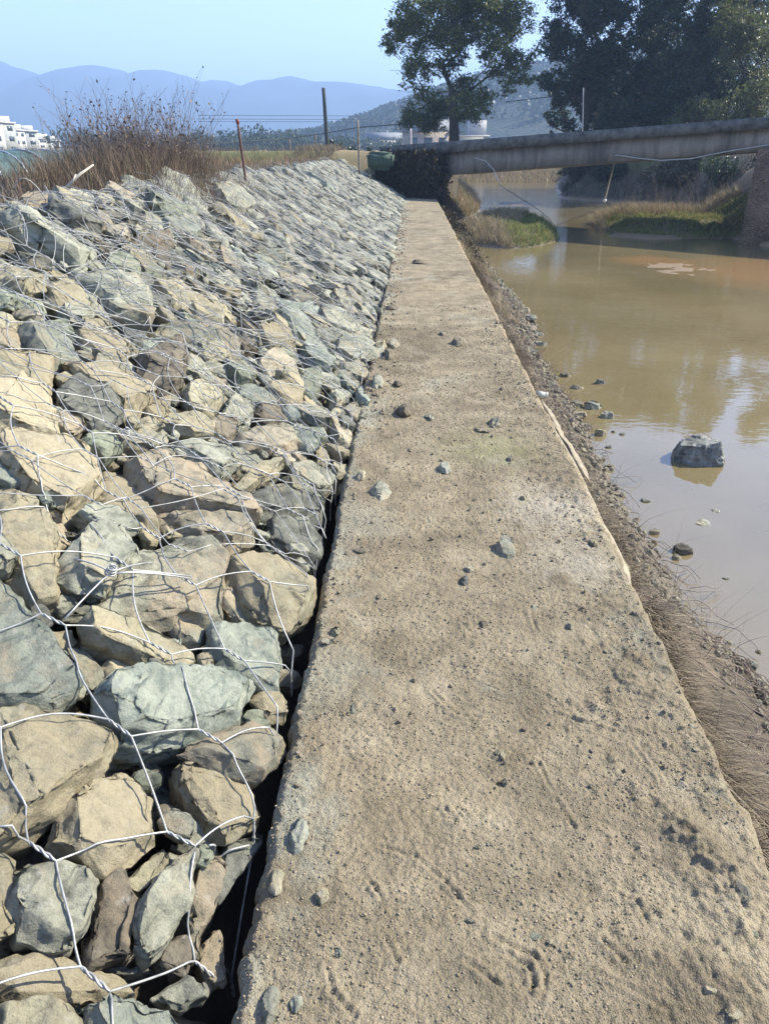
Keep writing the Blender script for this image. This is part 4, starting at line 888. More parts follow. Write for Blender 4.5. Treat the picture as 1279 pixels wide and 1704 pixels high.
# ------------------------------------------------------------------ river stones
GB = 'stones along the water line below the wall'
RS = [(792,405+230,0,0,'x','',0)]
BS = [(998,632,22,12,'d','dark wedge stone standing in the water off the bank',.05),(985,672,34,26,'w','pale stone in the heap at the water line',.06),(1010,688,22,22,'g','grey stone beside the pale one at the water line',.05),(1000,716,24,18,'w','small whitish angular stone below the heap',.05),
(962,690,36,18,'g','flat grey stone at the inner side of the heap',.04),(975,705,30,18,'n','brown stone between the flat grey and whitish ones',.04),(960,668,26,14,'d','dark stone at the upper end of the heap',.04),(1015,771,24,12,'n','dark brown stone alone in shallow water',.03),(1035,716,14,8,'d','tiny dark stone in water right of the heap',.02),
(1022,712,12,7,'d','tiny dark stone nearest the heap in the water',.02),(1012,738,12,7,'d','tiny dark stone below the whitish angular one',.02),(1075,826,20,10,'d','small dark stone in water left of the submerged slab',.02),(1137,908,44,26,'n','rust-brown flat rock at the water line',.04),(1090,878,22,14,'d','dark stone left of the rust-brown rock',.03),
(1127,920,18,14,'t','tan pebble in front of the rust-brown rock',.03),(885,585,26,12,'d','dark stone low on the bank near the grass tuft',.04),(900,568,30,12,'g','grey stone at the bank farther up',.04),(878,540,40,16,'d','dark stony patch stone at the far bank bend',.05),(895,552,30,12,'d','second dark stone at the far bank bend',.04),
(868,525,30,12,'g','grey stone at the start of the bank bend',.05),(1225,1085,20,14,'d','dark wet stone near the right edge, upper of the cluster',.02),(1255,1100,24,14,'d','dark wet stone at the right edge of the cluster',.03),(1235,1120,20,14,'n','brown wet stone in the right cluster',.02),(1265,1075,22,14,'t','tan pebble near the right edge',.02),
(1215,1060,14,10,'g','small grey pebble above the right cluster',.02),(1262,1145,26,18,'d','dark wet stone lowest in the right cluster',.03),(1200,1050,12,8,'t','tiny tan pebble left of the right cluster',.015),(960,640,24,12,'g','grey stone above the heap',.04),(940,620,24,12,'n','brown stone on the bank above the heap',.04)]
for (x, y, w, h, c, l, t) in BS:
    p = P(x, y, -.76); zf = max(float(terrain(p[0], p[1])), -.81)
    pebble(x, y, w * .95, h * 1.1, c, l, z0=-.76, name='bank_stone', grp=GB, tall=t * .95, zf=zf, sink=.25, fr=(.62, .88))
p = P(1158, 752, -.74); me, _ = rock_mesh('river_boulder', [(-.20, -.13), (.0, -.17), (.19, -.12), (.22, .03), (.16, .15), (-.05, .17), (-.19, .12), (-.23, 0)], .33, .16, 77, .009, front=.62, tilt=.10, cuts=2, rough=1.0, bev=.03, fr=(.66, .80))
def bands_mat():
    m = stone_mat('banded_rock', (.22, .22, .19), (.08, .08, .07), (.30, .29, .24), .1); nt = m.node_tree; b = nt.nodes['Principled BSDF']; src = b.inputs['Base Color'].links[0].from_socket
    tc = N(nt, 'ShaderNodeTexCoord'); mp = N(nt, 'ShaderNodeMapping'); nt.links.new(tc.outputs['Object'], mp.inputs[0]); mp.inputs['Rotation'].default_value = (0, 0, .5); mp.inputs['Scale'].default_value = (16, 3, 3)
    n = noise_n(nt, mp.outputs[0], 1.0, 5, .6, .8); c = mixc(nt, mrange(nt, n.outputs[0], .50, .68, 0, .6), src, (.50, .50, .46)); nt.links.new(c, b.inputs['Base Color']); return m
o = link('river_boulder', me, bands_mat(), None, (p[0], p[1], -.80)); o.rotation_euler = (0, 0, -.25); tag(o, 'grey boulder with white streaks alone in the shallow river', 'boulder')
for k, (x, y, w, l) in enumerate([(1180, 872, 60, 'pale flat slab lying just under the muddy water'), (1190, 852, 20, 'little dark stone under the water above the flat slab'), (1205, 965, 18, 'dim submerged stone near the right edge')]):
    p = P(x, y, -.81); pebble(x, y, w, 18, 'w' if k == 0 else 'g', l, z0=-.81, name='sunken_stone', grp='stones under the river surface', tall=.04, zf=-.836, sink=.4)

# ------------------------------------------------------------------ grass blades
def blades(name, roots, hgt, lean, width, mat, label, cat='grass', kind='stuff', seg=4, dirs=None, droop=.6, parent=None):
    n = len(roots); roots = np.asarray(roots, float); hgt = np.asarray(hgt, float)
    ang = rng.random(n) * 2 * math.pi; dx = np.stack([np.cos(ang), np.sin(ang)], -1)
    if dirs is not None: dx = dx * .6 + np.asarray(dirs)[None] ; dx /= np.linalg.norm(dx, axis=1, keepdims=True)
    ln = lean * (.3 + rng.random(n) * 1.2); sd = np.stack([-dx[:, 1], dx[:, 0], np.zeros(n)], -1)
    side = rng.random(n) * 2 * math.pi; sd = sd * np.cos(side)[:, None] + np.stack([dx[:, 0], dx[:, 1], np.zeros(n)], -1) * np.sin(side)[:, None]
    V = np.empty((n, seg + 1, 2, 3)); cur = (rng.random(n) - .5) * .8
    for q in range(seg + 1):
        t = q / seg; b = ln * t ** 1.5; z = hgt * (t - droop * np.minimum(ln, 1.6) * .35 * t * t)
        c = roots + np.stack([dx[:, 0] * b * hgt - dx[:, 1] * cur * t * t * hgt * .4, dx[:, 1] * b * hgt + dx[:, 0] * cur * t * t * hgt * .4, z], -1)
        w = width * (1 - .85 * t) * (.6 + .8 * rng.random(n) if q == 0 else 1); w = np.broadcast_to(w, (n,))
        V[:, q, 0] = c - sd * w[:, None] / 2; V[:, q, 1] = c + sd * w[:, None] / 2
    base = np.arange(n)[:, None] * (seg + 1) * 2 + np.arange(seg)[None] * 2
    F = np.stack([base, base + 1, base + 3, base + 2], -1).reshape(-1, 4)
    o = link(name, np_mesh(name, V.reshape(-1, 3), F, smooth=False), mat, parent)
    if label: tag(o, label, cat, kind=kind)
    return o
# dead straw on the bank just under the wall
yy = .6 + 13 * rng.random(30000) ** 1.5; q = rng.random(30000); xr_ = wall_x(yy)[1]
keep = fbm(yy * 2.5, q * 2, 3, 77) > .36; yy, q, xr_ = yy[keep], q[keep], xr_[keep]
xx = xr_ + .03 + (.04 + .50 * np.clip(fbm(yy * .9, yy * 0, 2, 78) + .1, .3, 1)) * q ** 1.3 * np.where(yy < 3, .85, 1.0)
zz = np.maximum(terrain(xx, yy), -.79); hh = (.045 + .11 * rng.random(len(xx)) ** 1.5) * (.8 + .5 * fbm(yy * 4, q, 2, 79))
blades('dead_grass', np.stack([xx, yy, zz - .005], -1), hh, 1.7, .0042, M['drygrass'], 'matted dead straw-coloured grass along the bank under the wall', dirs=(.30, -.75))
its = []
for k in range(4200):
    y = 1.6 + 16 * rr.random() ** 1.4; xs_ = float(np.interp(y, XLy, XLx)) + rr.gauss(-.14, .16); z_ = float(terrain(xs_, y))
    if xs_ < float(wall_x(np.array([y]))[1][0]) + .12 or z_ < -.86: continue
    sz_ = rr.choice([.006, .009, .012, .018, .028]) * rr.uniform(.7, 1.4) * (1 + y * .03); q_ = np.linalg.qr(rng.normal(size=(3, 3)))[0]; its.append(((xs_, y, z_ + sz_ * .3), q_ * np.array([sz_, sz_ * .8, sz_ * .6]), k))
V, F = scatter('b', its, None); tag(link('shore_pebbles', np_mesh('shore_pebbles', V, F), M['fill']), 'dark pebbles and broken chips in the mud along the water line', 'gravel', kind='stuff')
mb = MB()
for k in range(520):
    y = .8 + 12 * rr.random() ** 1.5; x = float(wall_x(np.array([y]))[1][0]) + rr.uniform(.06, .75); L_ = rr.uniform(.08, .38); a_ = rr.gauss(-1.2, .7); z_ = max(float(terrain(x, y)), -.79); cv = rr.gauss(0, .9); pts = []
    for t in np.linspace(0, 1, 7):
        xx_ = x + math.cos(a_ + cv * t) * L_ * t; yy_ = y + math.sin(a_ + cv * t) * L_ * t; pts.append((xx_, yy_, max(float(terrain(xx_, yy_)), -.79) + .012 + .05 * math.sin(math.pi * t) * rr.uniform(.3, 1)))
    mb.tube(pts, rr.uniform(.0012, .0028), 4, cap=False)
tag(mb.build('fallen_twigs', M['twig']), 'thin fallen twigs and stems strewn over the bank', 'twigs', kind='stuff')
# longer wisps hanging to the water
yy = np.concatenate([rng.uniform(1.5, 5, 160), rng.uniform(5.5, 10.5, 500)]); xx = wall_x(yy)[1] + .1 + .65 * rng.random(len(yy)); zz = np.maximum(terrain(xx, yy), -.79)
blades('dry_stalks', np.stack([xx, yy, zz], -1), .14 + .28 * rng.random(len(yy)) ** 2, 1.0, .003, M['drygrass'], 'taller thin dry stalks leaning over the water edge', dirs=(.6, .1))
def tuft_field(cx, cy, rx, ry, n, rot=0):
    a = rng.random(n) * 6.283; r = np.sqrt(rng.random(n)); c, s = math.cos(rot), math.sin(rot); u, v = r * np.cos(a) * rx, r * np.sin(a) * ry
    x = cx + u * c - v * s; y = cy + u * s + v * c; z = terrain(x, y); k = z > -.80; return np.stack([x, y, z], -1)[k], r[k]
p, r_ = tuft_field(2.9, 23.8, 1.55, 3.9, 16000, -.12); mk = fbm(p[:, 0] * .9 + 3, p[:, 1] * .5, 2, 88) + (p[:, 0] - 2.9) * .12 > .44
blades('island_grass', p[mk], .05 + .26 * rng.random(mk.sum()) * np.clip(2.2 * fbm(p[mk, 0] * 2.2, p[mk, 1] * 2.2, 3, 16) - .5, .1, 1), .7, .02, M['greengrass'], 'green grass growing on the river islands by the bridge')
blades('island_reeds', p[~mk], .12 + .26 * rng.random((~mk).sum()), .6, .018, M['mixgrass'], 'reddish dry grass on the left river island')
p, r_ = tuft_field(8.2, 25.6, 2.3, 3.4, 22000, .1); front = (p[:, 1] + 2.2 * fbm(p[:, 0] * 1.3, p[:, 1], 2, 14) < 26.2 + (p[:, 0] - 7) * .1)
blades('bank_grass', p[front], .04 + .26 * rng.random(front.sum()) * np.clip(2.2 * fbm(p[front, 0] * 2.2, p[front, 1] * 2.2, 3, 15) - .55, .05, 1), .9, .02, M['greengrass'], 'low green grass at the front of the right river island')
blades('dry_reeds', p[~front], .14 + .34 * rng.random((~front).sum()) ** 1.6, .8, .016, M['mixgrass'], 'taller reddish dry weeds at the back of the right river island')
# vegetation on the wall foot near the bridge
yy = rng.uniform(9.5, 26, 9000); xx = wall_x(yy)[1] + .02 + .55 * rng.random(9000) ** 1.3; zz = terrain(xx, yy); k = fbm(yy * .8, xx, 2, 90) > .40
blades('bank_weeds', np.stack([xx, yy, zz], -1)[k], .08 + .22 * rng.random(k.sum()), .8, .010, M['mixgrass'], 'brown and green weeds along the wall foot towards the bridge')
yy = rng.uniform(28.5, 46, 6000); xx = np.interp(yy, XLy, XLx) - .05 - 1.6 * rng.random(6000) ** 1.4; zz = terrain(xx, yy); k = zz > -.8
blades('spur_grass', np.stack([xx, yy, zz], -1)[k], .10 + .28 * rng.random(k.sum()), .7, .02, M['mixgrass'], 'dry grass on the left bank just beyond the bridge')
# far grass beyond the bridge
p = np.stack([rng.uniform(1, 14, 9000), rng.uniform(66, 80, 9000)], -1); z = terrain(p[:, 0], p[:, 1])
blades('far_grass', np.column_stack([p, z]), .2 + .35 * rng.random(9000), .5, .06, M['mixgrass'], 'pale grass on the far bank seen under the bridge')
# dry grass of the field behind the ridge
n = 30000; yy = 4.5 + 45 * rng.random(n) ** 1.6; xx = -3.1 - (rng.random(n) ** 1.2) * (2 + yy * .55); zz = terrain(xx, yy)
blades('field_grass', np.stack([xx, yy, zz], -1), (.06 + .20 * rng.random(n)), .6, .012 + 0 * yy[0], M['weed'], 'rusty dry grass in the field behind the crest')
n = 9000; yy = 12 + 18 * rng.random(n); xx = -3.2 - rng.random(n) ** 1.5 * (1.2 + yy * .12); zz = terrain(xx, yy); k = fbm(xx * .8, yy * .45, 3, 24) > .40
blades('rusty_weeds', np.stack([xx, yy, zz], -1)[k], (.10 + .36 * rng.random(k.sum()) ** 1.6), .5, .012, blade_mat('rusty_weeds', [(.26, .12, .07), (.32, .18, .10), (.18, .13, .06), (.14, .15, .05), (.36, .26, .15)]), 'patches of rusty and green weeds behind the far crest')
n = 14000; yy = rng.uniform(10, 34, n); xx = -3.0 - 1.6 * rng.random(n) - (yy > 27) * 0; zz = terrain(xx, yy)
blades('verge_grass', np.stack([xx, yy, zz], -1), .06 + .24 * rng.random(n), .5, .016, M['drygrass'], 'straw and green verge grass along the far crest')

# ------------------------------------------------------------------ dry shrubs at the left
def shrub(cx, cy, n, hgt, spread, seed, label, heads=True, dense=1.0):
    q = random.Random(seed); z0 = float(terrain(cx, cy)); root = empty('dry_shrub', (cx, cy, z0)); mb = MB(); tips = []
    def grow(p, d, L, r, dep):
        n_ = 5; pts = [p]; 
        for i in range(n_):
            d = (d + np.array([q.gauss(0, .10), q.gauss(0, .10), q.gauss(.02, .05)])); d /= np.linalg.norm(d); p = p + d * L / n_; pts.append(p)
            if dep > 0 and i > 0 and q.random() < .75 * dense:
                a = q.uniform(0, 6.283); e = d + np.array([math.cos(a), math.sin(a), .25]) * .65; grow(p, e / np.linalg.norm(e), L * q.uniform(.3, .55), r * .55, dep - 1)
        mb.tube(pts, np.linspace(r, r * .4, len(pts)), 3, cap=False); tips.append((p, dep))
    for k in range(n):
        a = q.uniform(0, 6.283); rr_ = q.random() ** .5 * spread; d = np.array([math.cos(a) * q.uniform(0, .22), math.sin(a) * q.uniform(0, .22), 1]); d /= np.linalg.norm(d)
        grow(np.array([math.cos(a) * rr_, math.sin(a) * rr_, 0]), d, hgt * q.uniform(.45, 1.05), .005, 2)
    mb.build('branches', M['twig'], root)
    if heads:
        t = [p for p, d in tips if q.random() < .55]; V = []; F = []
        for p in t:
            s = q.uniform(.010, .026); b = len(V); o1 = np.array([q.gauss(0, 1), q.gauss(0, 1), q.gauss(0, 1)]); o1 /= np.linalg.norm(o1); o2 = np.cross(o1, [0.1, .2, 1]); o2 /= np.linalg.norm(o2)
            V += [p - o1 * s, p + o2 * s * .6, p + o1 * s, p - o2 * s * .6]; F.append((b, b + 1, b + 2, b + 3))
        tag(link('seed_heads', np_mesh('seed_heads', V, F, False), M['weed'], root), kind='stuff')
    tag(root, label, 'shrub', 'bare dry shrubs behind the crest'); return root
shrub(*W(180, 250, 9.0)[:2], 90, .72, .45, 1, 'dense reddish dry shrub, the leftmost behind the crest')
shrub(*W(232, 250, 9.6)[:2], 90, .82, .5, 2, 'grey twiggy shrub between the reddish one and the tallest')
shrub(*W(282, 250, 10.0)[:2], 90, .88, .45, 3, 'tallest bare shrub with dark seed heads, rightmost behind the crest')
n = 16000; c = rng.normal(size=(n, 2)) * np.array([.8, .8]); c[:, 0] = np.where(c[:, 0] < -1.0, -1.0 + .15 * c[:, 0] + .9 * rng.random(n), c[:, 0]); base = W(225, 250, 9.3); xx = base[0] + c[:, 0]; yy = base[1] + c[:, 1]; zz = terrain(xx, yy)
blades('weed_thicket', np.stack([xx, yy, zz], -1), (.20 + .42 * rng.random(n)) * np.exp(-(c[:, 0] / 2.2) ** 2), .35, .008, M['weed'], 'rusty brown weed thicket around the bare shrubs')
n = 2500; xx = rng.uniform(-5.2, -4.0, n); yy = rng.uniform(10, 17, n)
blades('thin_weeds', np.stack([xx, yy, terrain(xx, yy)], -1), .3 + .5 * rng.random(n), .25, .007, M['weed'], 'thin tall weeds right of the bare shrubs')

# ------------------------------------------------------------------ poles, wires
def pole(pb, pt, Y, r, mat, name, label, cat, grp=None, Yt=None, caps=None):
    a = W(*pb, Y); b = W(*pt, Yt or Y); a[2] -= .35; mb = MB(); n = 6; mb.tube([a + (b - a) * t for t in np.linspace(0, 1, n)], np.linspace(r, r * .8, n), 9)
    if caps: mb.tube([b, b + (b - a) / np.linalg.norm(b - a) * caps], r * 1.15, 9)
    return tag(mb.build(name, mat), label, cat, grp)
dk = simple_mat('dark_pole', (.06, .07, .065), .8, 0, .3, 8); wd = simple_mat('grey_wood', (.26, .22, .18), .9, 0, .4, 12)
rod = simple_mat('rusty_rod', (.15, .085, .065), .8, 0, .4, 15)
o = pole((410, 290), (396, 206), 11.5, .022, rod, 'marker_rod', 'rusty brown rod leaning at the crest of the slope', 'rod')
b = W(396, 206, 11.5); mb = MB(); mb.tube([b, b + np.array([-.01, 0, .06])], .025, 9); mb.build('rod_cap', simple_mat('red_paint', (.20, .06, .05), .6), o)
pole((546, 262), (538, 146), 45, .12, dk, 'utility_pole', 'tall dark utility pole standing in the field', 'pole')
PG = 'thin wooden posts in the field'
pole((598, 275), (595, 200), 26, .04, wd, 'wooden_post', 'thin grey post nearest the bridge, at the end of the crest', 'post', PG)
pole((482, 268), (482, 229), 52, .07, wd, 'wooden_post', 'short distant post left of the tall utility pole', 'post', PG)
pole((526, 268), (525, 222), 50, .06, wd, 'wooden_post', 'distant post just left of the tall utility pole', 'post', PG)
pole((533, 268), (532, 238), 50, .06, wd, 'wooden_post', 'shortest distant post touching the tall pole', 'post', PG)
pole((684, 248), (683, 214), 34, .05, simple_mat('pale_post', (.45, .44, .42), .8), 'wooden_post', 'pale post behind the bridge left of the round tree', 'post', PG)
pole((970, 218), (970, 146), 33, .022, simple_mat('white_post', (.35, .36, .36), .6), 'white_post', 'slim white pole among the dark trees', 'post')
def cable(pts, Y, r, label, name='overhead_cable', sag=0):
    P3 = [W(a, b, y) for (a, b), y in zip(pts, Y)]; mb = MB(); out = []
    for p, q in zip(P3[:-1], P3[1:]):
        for t in np.linspace(0, 1, 10)[:-1]: out.append(p + (q - p) * t - np.array([0, 0, sag * 4 * t * (1 - t)]))
    out.append(P3[-1]); mb.tube(out, r, 4); return tag(mb.build(name, dk), label, 'cable', 'cables crossing the field')
cable([(300, 243), (483, 230), (540, 222), (596, 212), (720, 203)], [40, 52, 45, 40, 40], .02, 'low dark cable rising from the weeds to the round tree')
cable([(840, 170), (915, 161), (960, 150)], [48, 48, 48], .02, 'dark cable between the round tree and the dark trees')
for k, y in enumerate([193, 199, 203]): cable([(330, y - 1), (612, y)], [150, 150], .035, ['topmost', 'middle', 'lowest'][k] + ' of three faint power lines before the mountains')

# ------------------------------------------------------------------ bridge
L0 = np.array([-1.1, 29.0]); R0 = np.array([9.23, 21.5]); dirb = (R0 - L0) / np.linalg.norm(R0 - L0); nb = np.array([-dirb[1], dirb[0]])
if nb[1] < 0: nb = -nb
Lb = np.linalg.norm(R0 - L0)
def bridge_z(s, px1, py1, px2, py2):  # z on the front line for two pixel anchors
    return None
zt = lambda px, py, x: None
def zfront(px, py):
    # ray hit with the vertical front plane of the bridge
    d = ray(px, py); A_ = L0; n2 = nb; t = np.dot(A_ - EYE[:2], n2) / np.dot(d[:2], n2); p = EYE + d * t; s = np.dot(p[:2] - A_, dirb); return s, p[2]
s1, zt1 = zfront(655, 243); s2, zt2 = zfront(1279, 195); _, zm1 = zfront(759, 253); sm1 = _; sm2, zm2 = zfront(1279, 214); sb1, zb1 = zfront(755, 290); sb2, zb2 = zfront(1279, 250)
lin = lambda s, a, za, b, zb: za + (zb - za) * (s - a) / (b - a)
def prism(mb, s0, s1_, f_lo, f_hi, w0, w1, n=24, nz=.0):
    V = []; 
    for i in range(n + 1):
        s = s0 + (s1_ - s0) * i / n; lo, hi = f_lo(s), f_hi(s) + nz * (vn(s * 3, 1, 95) - .5)
        for w, z in ((w0, lo), (w0 + nz * .6 * (vn(s * 4, 2, 96) - .5), hi), (w1, hi), (w1, lo)):
            p = L0 + dirb * s + nb * w; V.append((p[0], p[1], z))
    F = []
    for i in range(n):
        for k in range(4): a = i * 4 + k; b_ = i * 4 + (k + 1) % 4; F.append((a, b_, b_ + 4, a + 4))
    F.append((0, 3, 2, 1)); e = n * 4; F.append((e, e + 1, e + 2, e + 3)); mb.add(V, F)
def bridge_mat():
    m, nt, b = new_mat('stained_concrete'); geo = N(nt, 'ShaderNodeNewGeometry'); pos = geo.outputs['Position']
    mp = N(nt, 'ShaderNodeMapping'); nt.links.new(pos, mp.inputs[0]); mp.inputs['Scale'].default_value = (2.2, 2.2, .35)
    n1 = noise_n(nt, mp.outputs[0], 1.2, 6, .7); n2 = noise_n(nt, pos, 1.0, 5, .65); n3 = noise_n(nt, pos, 16, 6, .7)
    c = ramp(nt, n2.outputs[0], [(.35, (.21, .185, .15)), (.65, (.34, .30, .245))]).outputs[0]
    c = mixc(nt, mrange(nt, n1.outputs[0], .46, .66, 0, .8), c, (.085, .08, .07)); c = mixc(nt, mrange(nt, n3.outputs[0], .5, .8, 0, .5), c, (.12, .115, .095))
    nt.links.new(c, b.inputs['Base Color']); b.inputs['Roughness'].default_value = .93; bump(nt, b, n3.outputs[0], .6, .03); return m
M['bridge'] = bridge_mat(); M['deck'] = simple_mat('mossy_deck', (.17, .165, .145), .95, 0, .6, 4, .03)
br = empty('bridge', (L0[0], L0[1], -.8)); tag(br, 'old grey concrete slab bridge crossing the river', 'bridge')
def pbuild(mb, name, mat, par):
    o = mb.build(name, mat, par, smooth=False); o.location = -Vector(par.location); return o
mb = MB(); prism(mb, -.2, Lb + 9, lambda s: lin(s, sm1, zm1, sm2, zm2), lambda s: lin(s, s1, zt1, s2, zt2), -.22, 3.3, 90, .018); pbuild(mb, 'deck_slab', M['deck'], br)
for w in (0.0, 1.6):
    mb = MB(); prism(mb, 2.2, Lb + 9, lambda s: lin(s, sb1, zb1, sb2, zb2), lambda s: lin(s, sm1, zm1, sm2, zm2) + .05, w + .02, w + 1.45, 30); pbuild(mb, 'girder', M['bridge'], br)
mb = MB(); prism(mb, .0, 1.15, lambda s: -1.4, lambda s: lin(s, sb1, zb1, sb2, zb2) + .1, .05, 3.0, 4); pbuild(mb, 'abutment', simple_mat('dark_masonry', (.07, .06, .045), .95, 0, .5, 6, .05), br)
# right abutment: rough stone masonry
def masonry():
    m, nt, b = new_mat('rough_masonry'); geo = N(nt, 'ShaderNodeNewGeometry'); pos = geo.outputs['Position']
    mp = N(nt, 'ShaderNodeMapping'); nt.links.new(pos, mp.inputs[0]); mp.inputs['Scale'].default_value = (2.2, 2.2, 3.6)
    vo = N(nt, 'ShaderNodeTexVoronoi', feature='DISTANCE_TO_EDGE'); nt.links.new(mp.outputs[0], vo.inputs['Vector']); n1 = noise_n(nt, pos, 2, 6, .7)
    c = ramp(nt, n1.outputs[0], [(.35, (.17, .11, .07)), (.65, (.36, .24, .155))]).outputs[0]; c = mixc(nt, mrange(nt, vo.outputs['Distance'], 0, .07, .8, 0), c, (.05, .042, .035))
    nt.links.new(c, b.inputs['Base Color']); b.inputs['Roughness'].default_value = .95; b1 = bump(nt, b, vo.outputs['Distance'], .8, .1); bump(nt, b, noise_n(nt, pos, 12, 6, .7).outputs[0], .8, .05, b1); return m
pr = P(1196, 398, -.8); sr = np.dot(pr[:2] - L0, dirb)
M['masonry'] = masonry(); mb = MB(); prism(mb, sr + .75, Lb + 9, lambda s: -1.4, lambda s: lin(s, sb1, zb1, sb2, zb2) + .06, -.45, 3.6, 14, .12); pbuild(mb, 'abutment', M['masonry'], br)
# pier-cap ledge stones at right
# pipe, rope and pole hanging on the bridge
def front(px, py, off=-.06):
    s, z = zfront(px, py); p = L0 + dirb * s + nb * off; return np.array([p[0], p[1], z])
rope = simple_mat('pale_rope', (.42, .42, .38), .8)
mb = MB(); pts = [front(797, 262, -.3), front(820, 268, -.45), front(842, 282, -.8), P(870, 308, .35) * 0 + front(868, 306, -1.4), P(897, 350, -.35), P(925, 374, -.78)]
out = []
for k in range(len(pts) - 1):
    for t in np.linspace(0, 1, 6)[:-1]: out.append(pts[k] * (1 - t) + pts[k + 1] * t)
out.append(pts[-1]); mb.tube(out, .013, 6); tag(mb.build('hanging_hose', rope), 'pale hose curving from the bridge side down into the river', 'hose')
mb = MB(); pts = [front(1027, 258), front(1060, 263), front(1100, 267), front(1150, 264), front(1210, 252), front(1300, 238)]; out = []
for k in range(len(pts) - 1):
    for t in np.linspace(0, 1, 6)[:-1]: out.append(pts[k] * (1 - t) + pts[k + 1] * t)
mb.tube(out, .016, 5); tag(mb.build('side_cable', rope), 'thin pale cable sagging along the side of the bridge', 'cable')
a = front(1027, 258, -.10); b = P(1003, 344, -.75); b = a + (b - a) * .82; ro = empty('hanging_pole', tuple(a)); tag(ro, 'thin hanging pole with a white end under the bridge', 'pole')
mb = MB(); mb.tube([np.zeros(3), b - a], .024, 7); mb.build('shaft', rope, ro); mb = MB(); d = (b - a) / np.linalg.norm(b - a); mb.tube([b - a, b - a + d * .05, b - a + d * .14, b - a + d * .17], [.03, .07, .07, .02], 10); mb.build('float', simple_mat('white_plastic', (.75, .75, .72), .5), ro)
# dark dead vines over the left abutment, a thing of its own
def strands(name, label, cat, origin_fn, n, L, mat, leaf=.03, parent=None):
    mb = MB(); V = []; F = []; q = random.Random(len(name) + n)
    for k in range(n):
        p = origin_fn(q); ln = q.uniform(.3, 1) * L; pts = [p]; d = np.array([q.gauss(0, .5), q.gauss(0, .5), -.6])
        for i in range(6):
            d = d + np.array([q.gauss(0, .35), q.gauss(0, .35), -.25]); d /= np.linalg.norm(d); p = p + d * ln / 6; pts.append(p)
            for _ in range(3):
                c = p + np.array([q.gauss(0, .05), q.gauss(0, .05), q.gauss(0, .05)]); o1 = np.array([q.gauss(0, 1), q.gauss(0, 1), q.gauss(0, 1)]); o1 /= np.linalg.norm(o1); o2 = np.cross(o1, [.3, .5, .8]); o2 /= np.linalg.norm(o2); s = leaf * q.uniform(.5, 1.3)
                b = len(V); V += [c - o1 * s, c + o2 * s * .6, c + o1 * s, c - o2 * s * .6]; F.append((b, b + 1, b + 2, b + 3))
        mb.tube(pts, .006, 3, cap=False)
    root = empty(name, (0, 0, 0)); mb.build('stems', M['bark'], root); link('leaves', np_mesh('leaves', V, F, False), mat, root); tag(root, label, cat); return root
def vo_(q):
    s = q.uniform(-.1, 2.7); z = q.uniform(-.5, 1.55); p = L0 + dirb * s + nb * (-.15 - q.random() * .5 - max(0, .6 - z) * .25); return np.array([p[0], p[1], z])
strands('dead_vines', 'dark dead vines covering the left bridge abutment', 'vines', vo_, 1700, .7, M['vine'], .06)
def v2_(q):
    y = q.uniform(13, 27.5); x = float(wall_x(np.array([y]))[1][0]) + .05 + q.random() * .3; return np.array([x, y, -.05 - q.random() * .5])
strands('hanging_creeper', 'dry brown creeper hanging down the river side of the wall', 'vines', v2_, 750, .5, M['vine'], .035)
# green net wrapped block at the end of the rubble slope
c = W(633, 268, 27.5); bm = bmesh.new(); bmesh.ops.create_cube(bm, size=1); bmesh.ops.scale(bm, vec=(.9, .7, .55), verts=bm.verts); bmesh.ops.bevel(bm, geom=bm.edges[:], offset=.10, segments=3, affect='EDGES')
bmesh.ops.subdivide_edges(bm, edges=bm.edges[:], cuts=2, use_grid_fill=True)
for v in bm.verts: v.co += Vector((noise.noise(v.co * 4), noise.noise(v.co * 4 + Vector((5, 0, 0))), noise.noise(v.co * 4 + Vector((0, 7, 0))))) * .06
me = bpy.data.meshes.new('netted_block'); bm.to_mesh(me); bm.free(); me.polygons.foreach_set('use_smooth', np.ones(len(me.polygons), bool))
tag(link('netted_block', me, simple_mat('green_net', (.07, .11, .08), .85, 0, .5, 25, .02), None, tuple(c)), 'green net wrapped gabion block at the far end of the slope', 'gabion block')

# ------------------------------------------------------------------ trees
def leaf_cloud(clumps, per_area, size, seed, flat=.8):
    g = np.random.default_rng(seed); C = []; 
    for (c, r) in clumps:
        k = max(3, int(r * 4)); 
        sub = g.normal(size=(int(7 + r * 10), 3)); sub /= np.linalg.norm(sub, axis=1, keepdims=True); sub = np.array(c) + sub * (r * (.35 + .65 * g.random((len(sub), 1)))) * np.array([1, 1, .8])
        n = int(per_area * r * r); idx = g.integers(0, len(sub), n); C.append(sub[idx] + g.normal(size=(n, 3)) * r * .17 * np.array([1, 1, .75]))
    C = np.vstack(C); n = len(C); a = g.normal(size=(n, 3)); a /= np.linalg.norm(a, axis=1, keepdims=True); b = np.cross(a, g.normal(size=(n, 3))); b /= np.linalg.norm(b, axis=1, keepdims=True)
    s = size * (.6 + .8 * g.random((n, 1))); V = np.stack([C - a * s, C + b * s * .45, C + a * s, C - b * s * .45], 1).reshape(-1, 3); F = np.arange(n * 4).reshape(-1, 4)
    return V, F
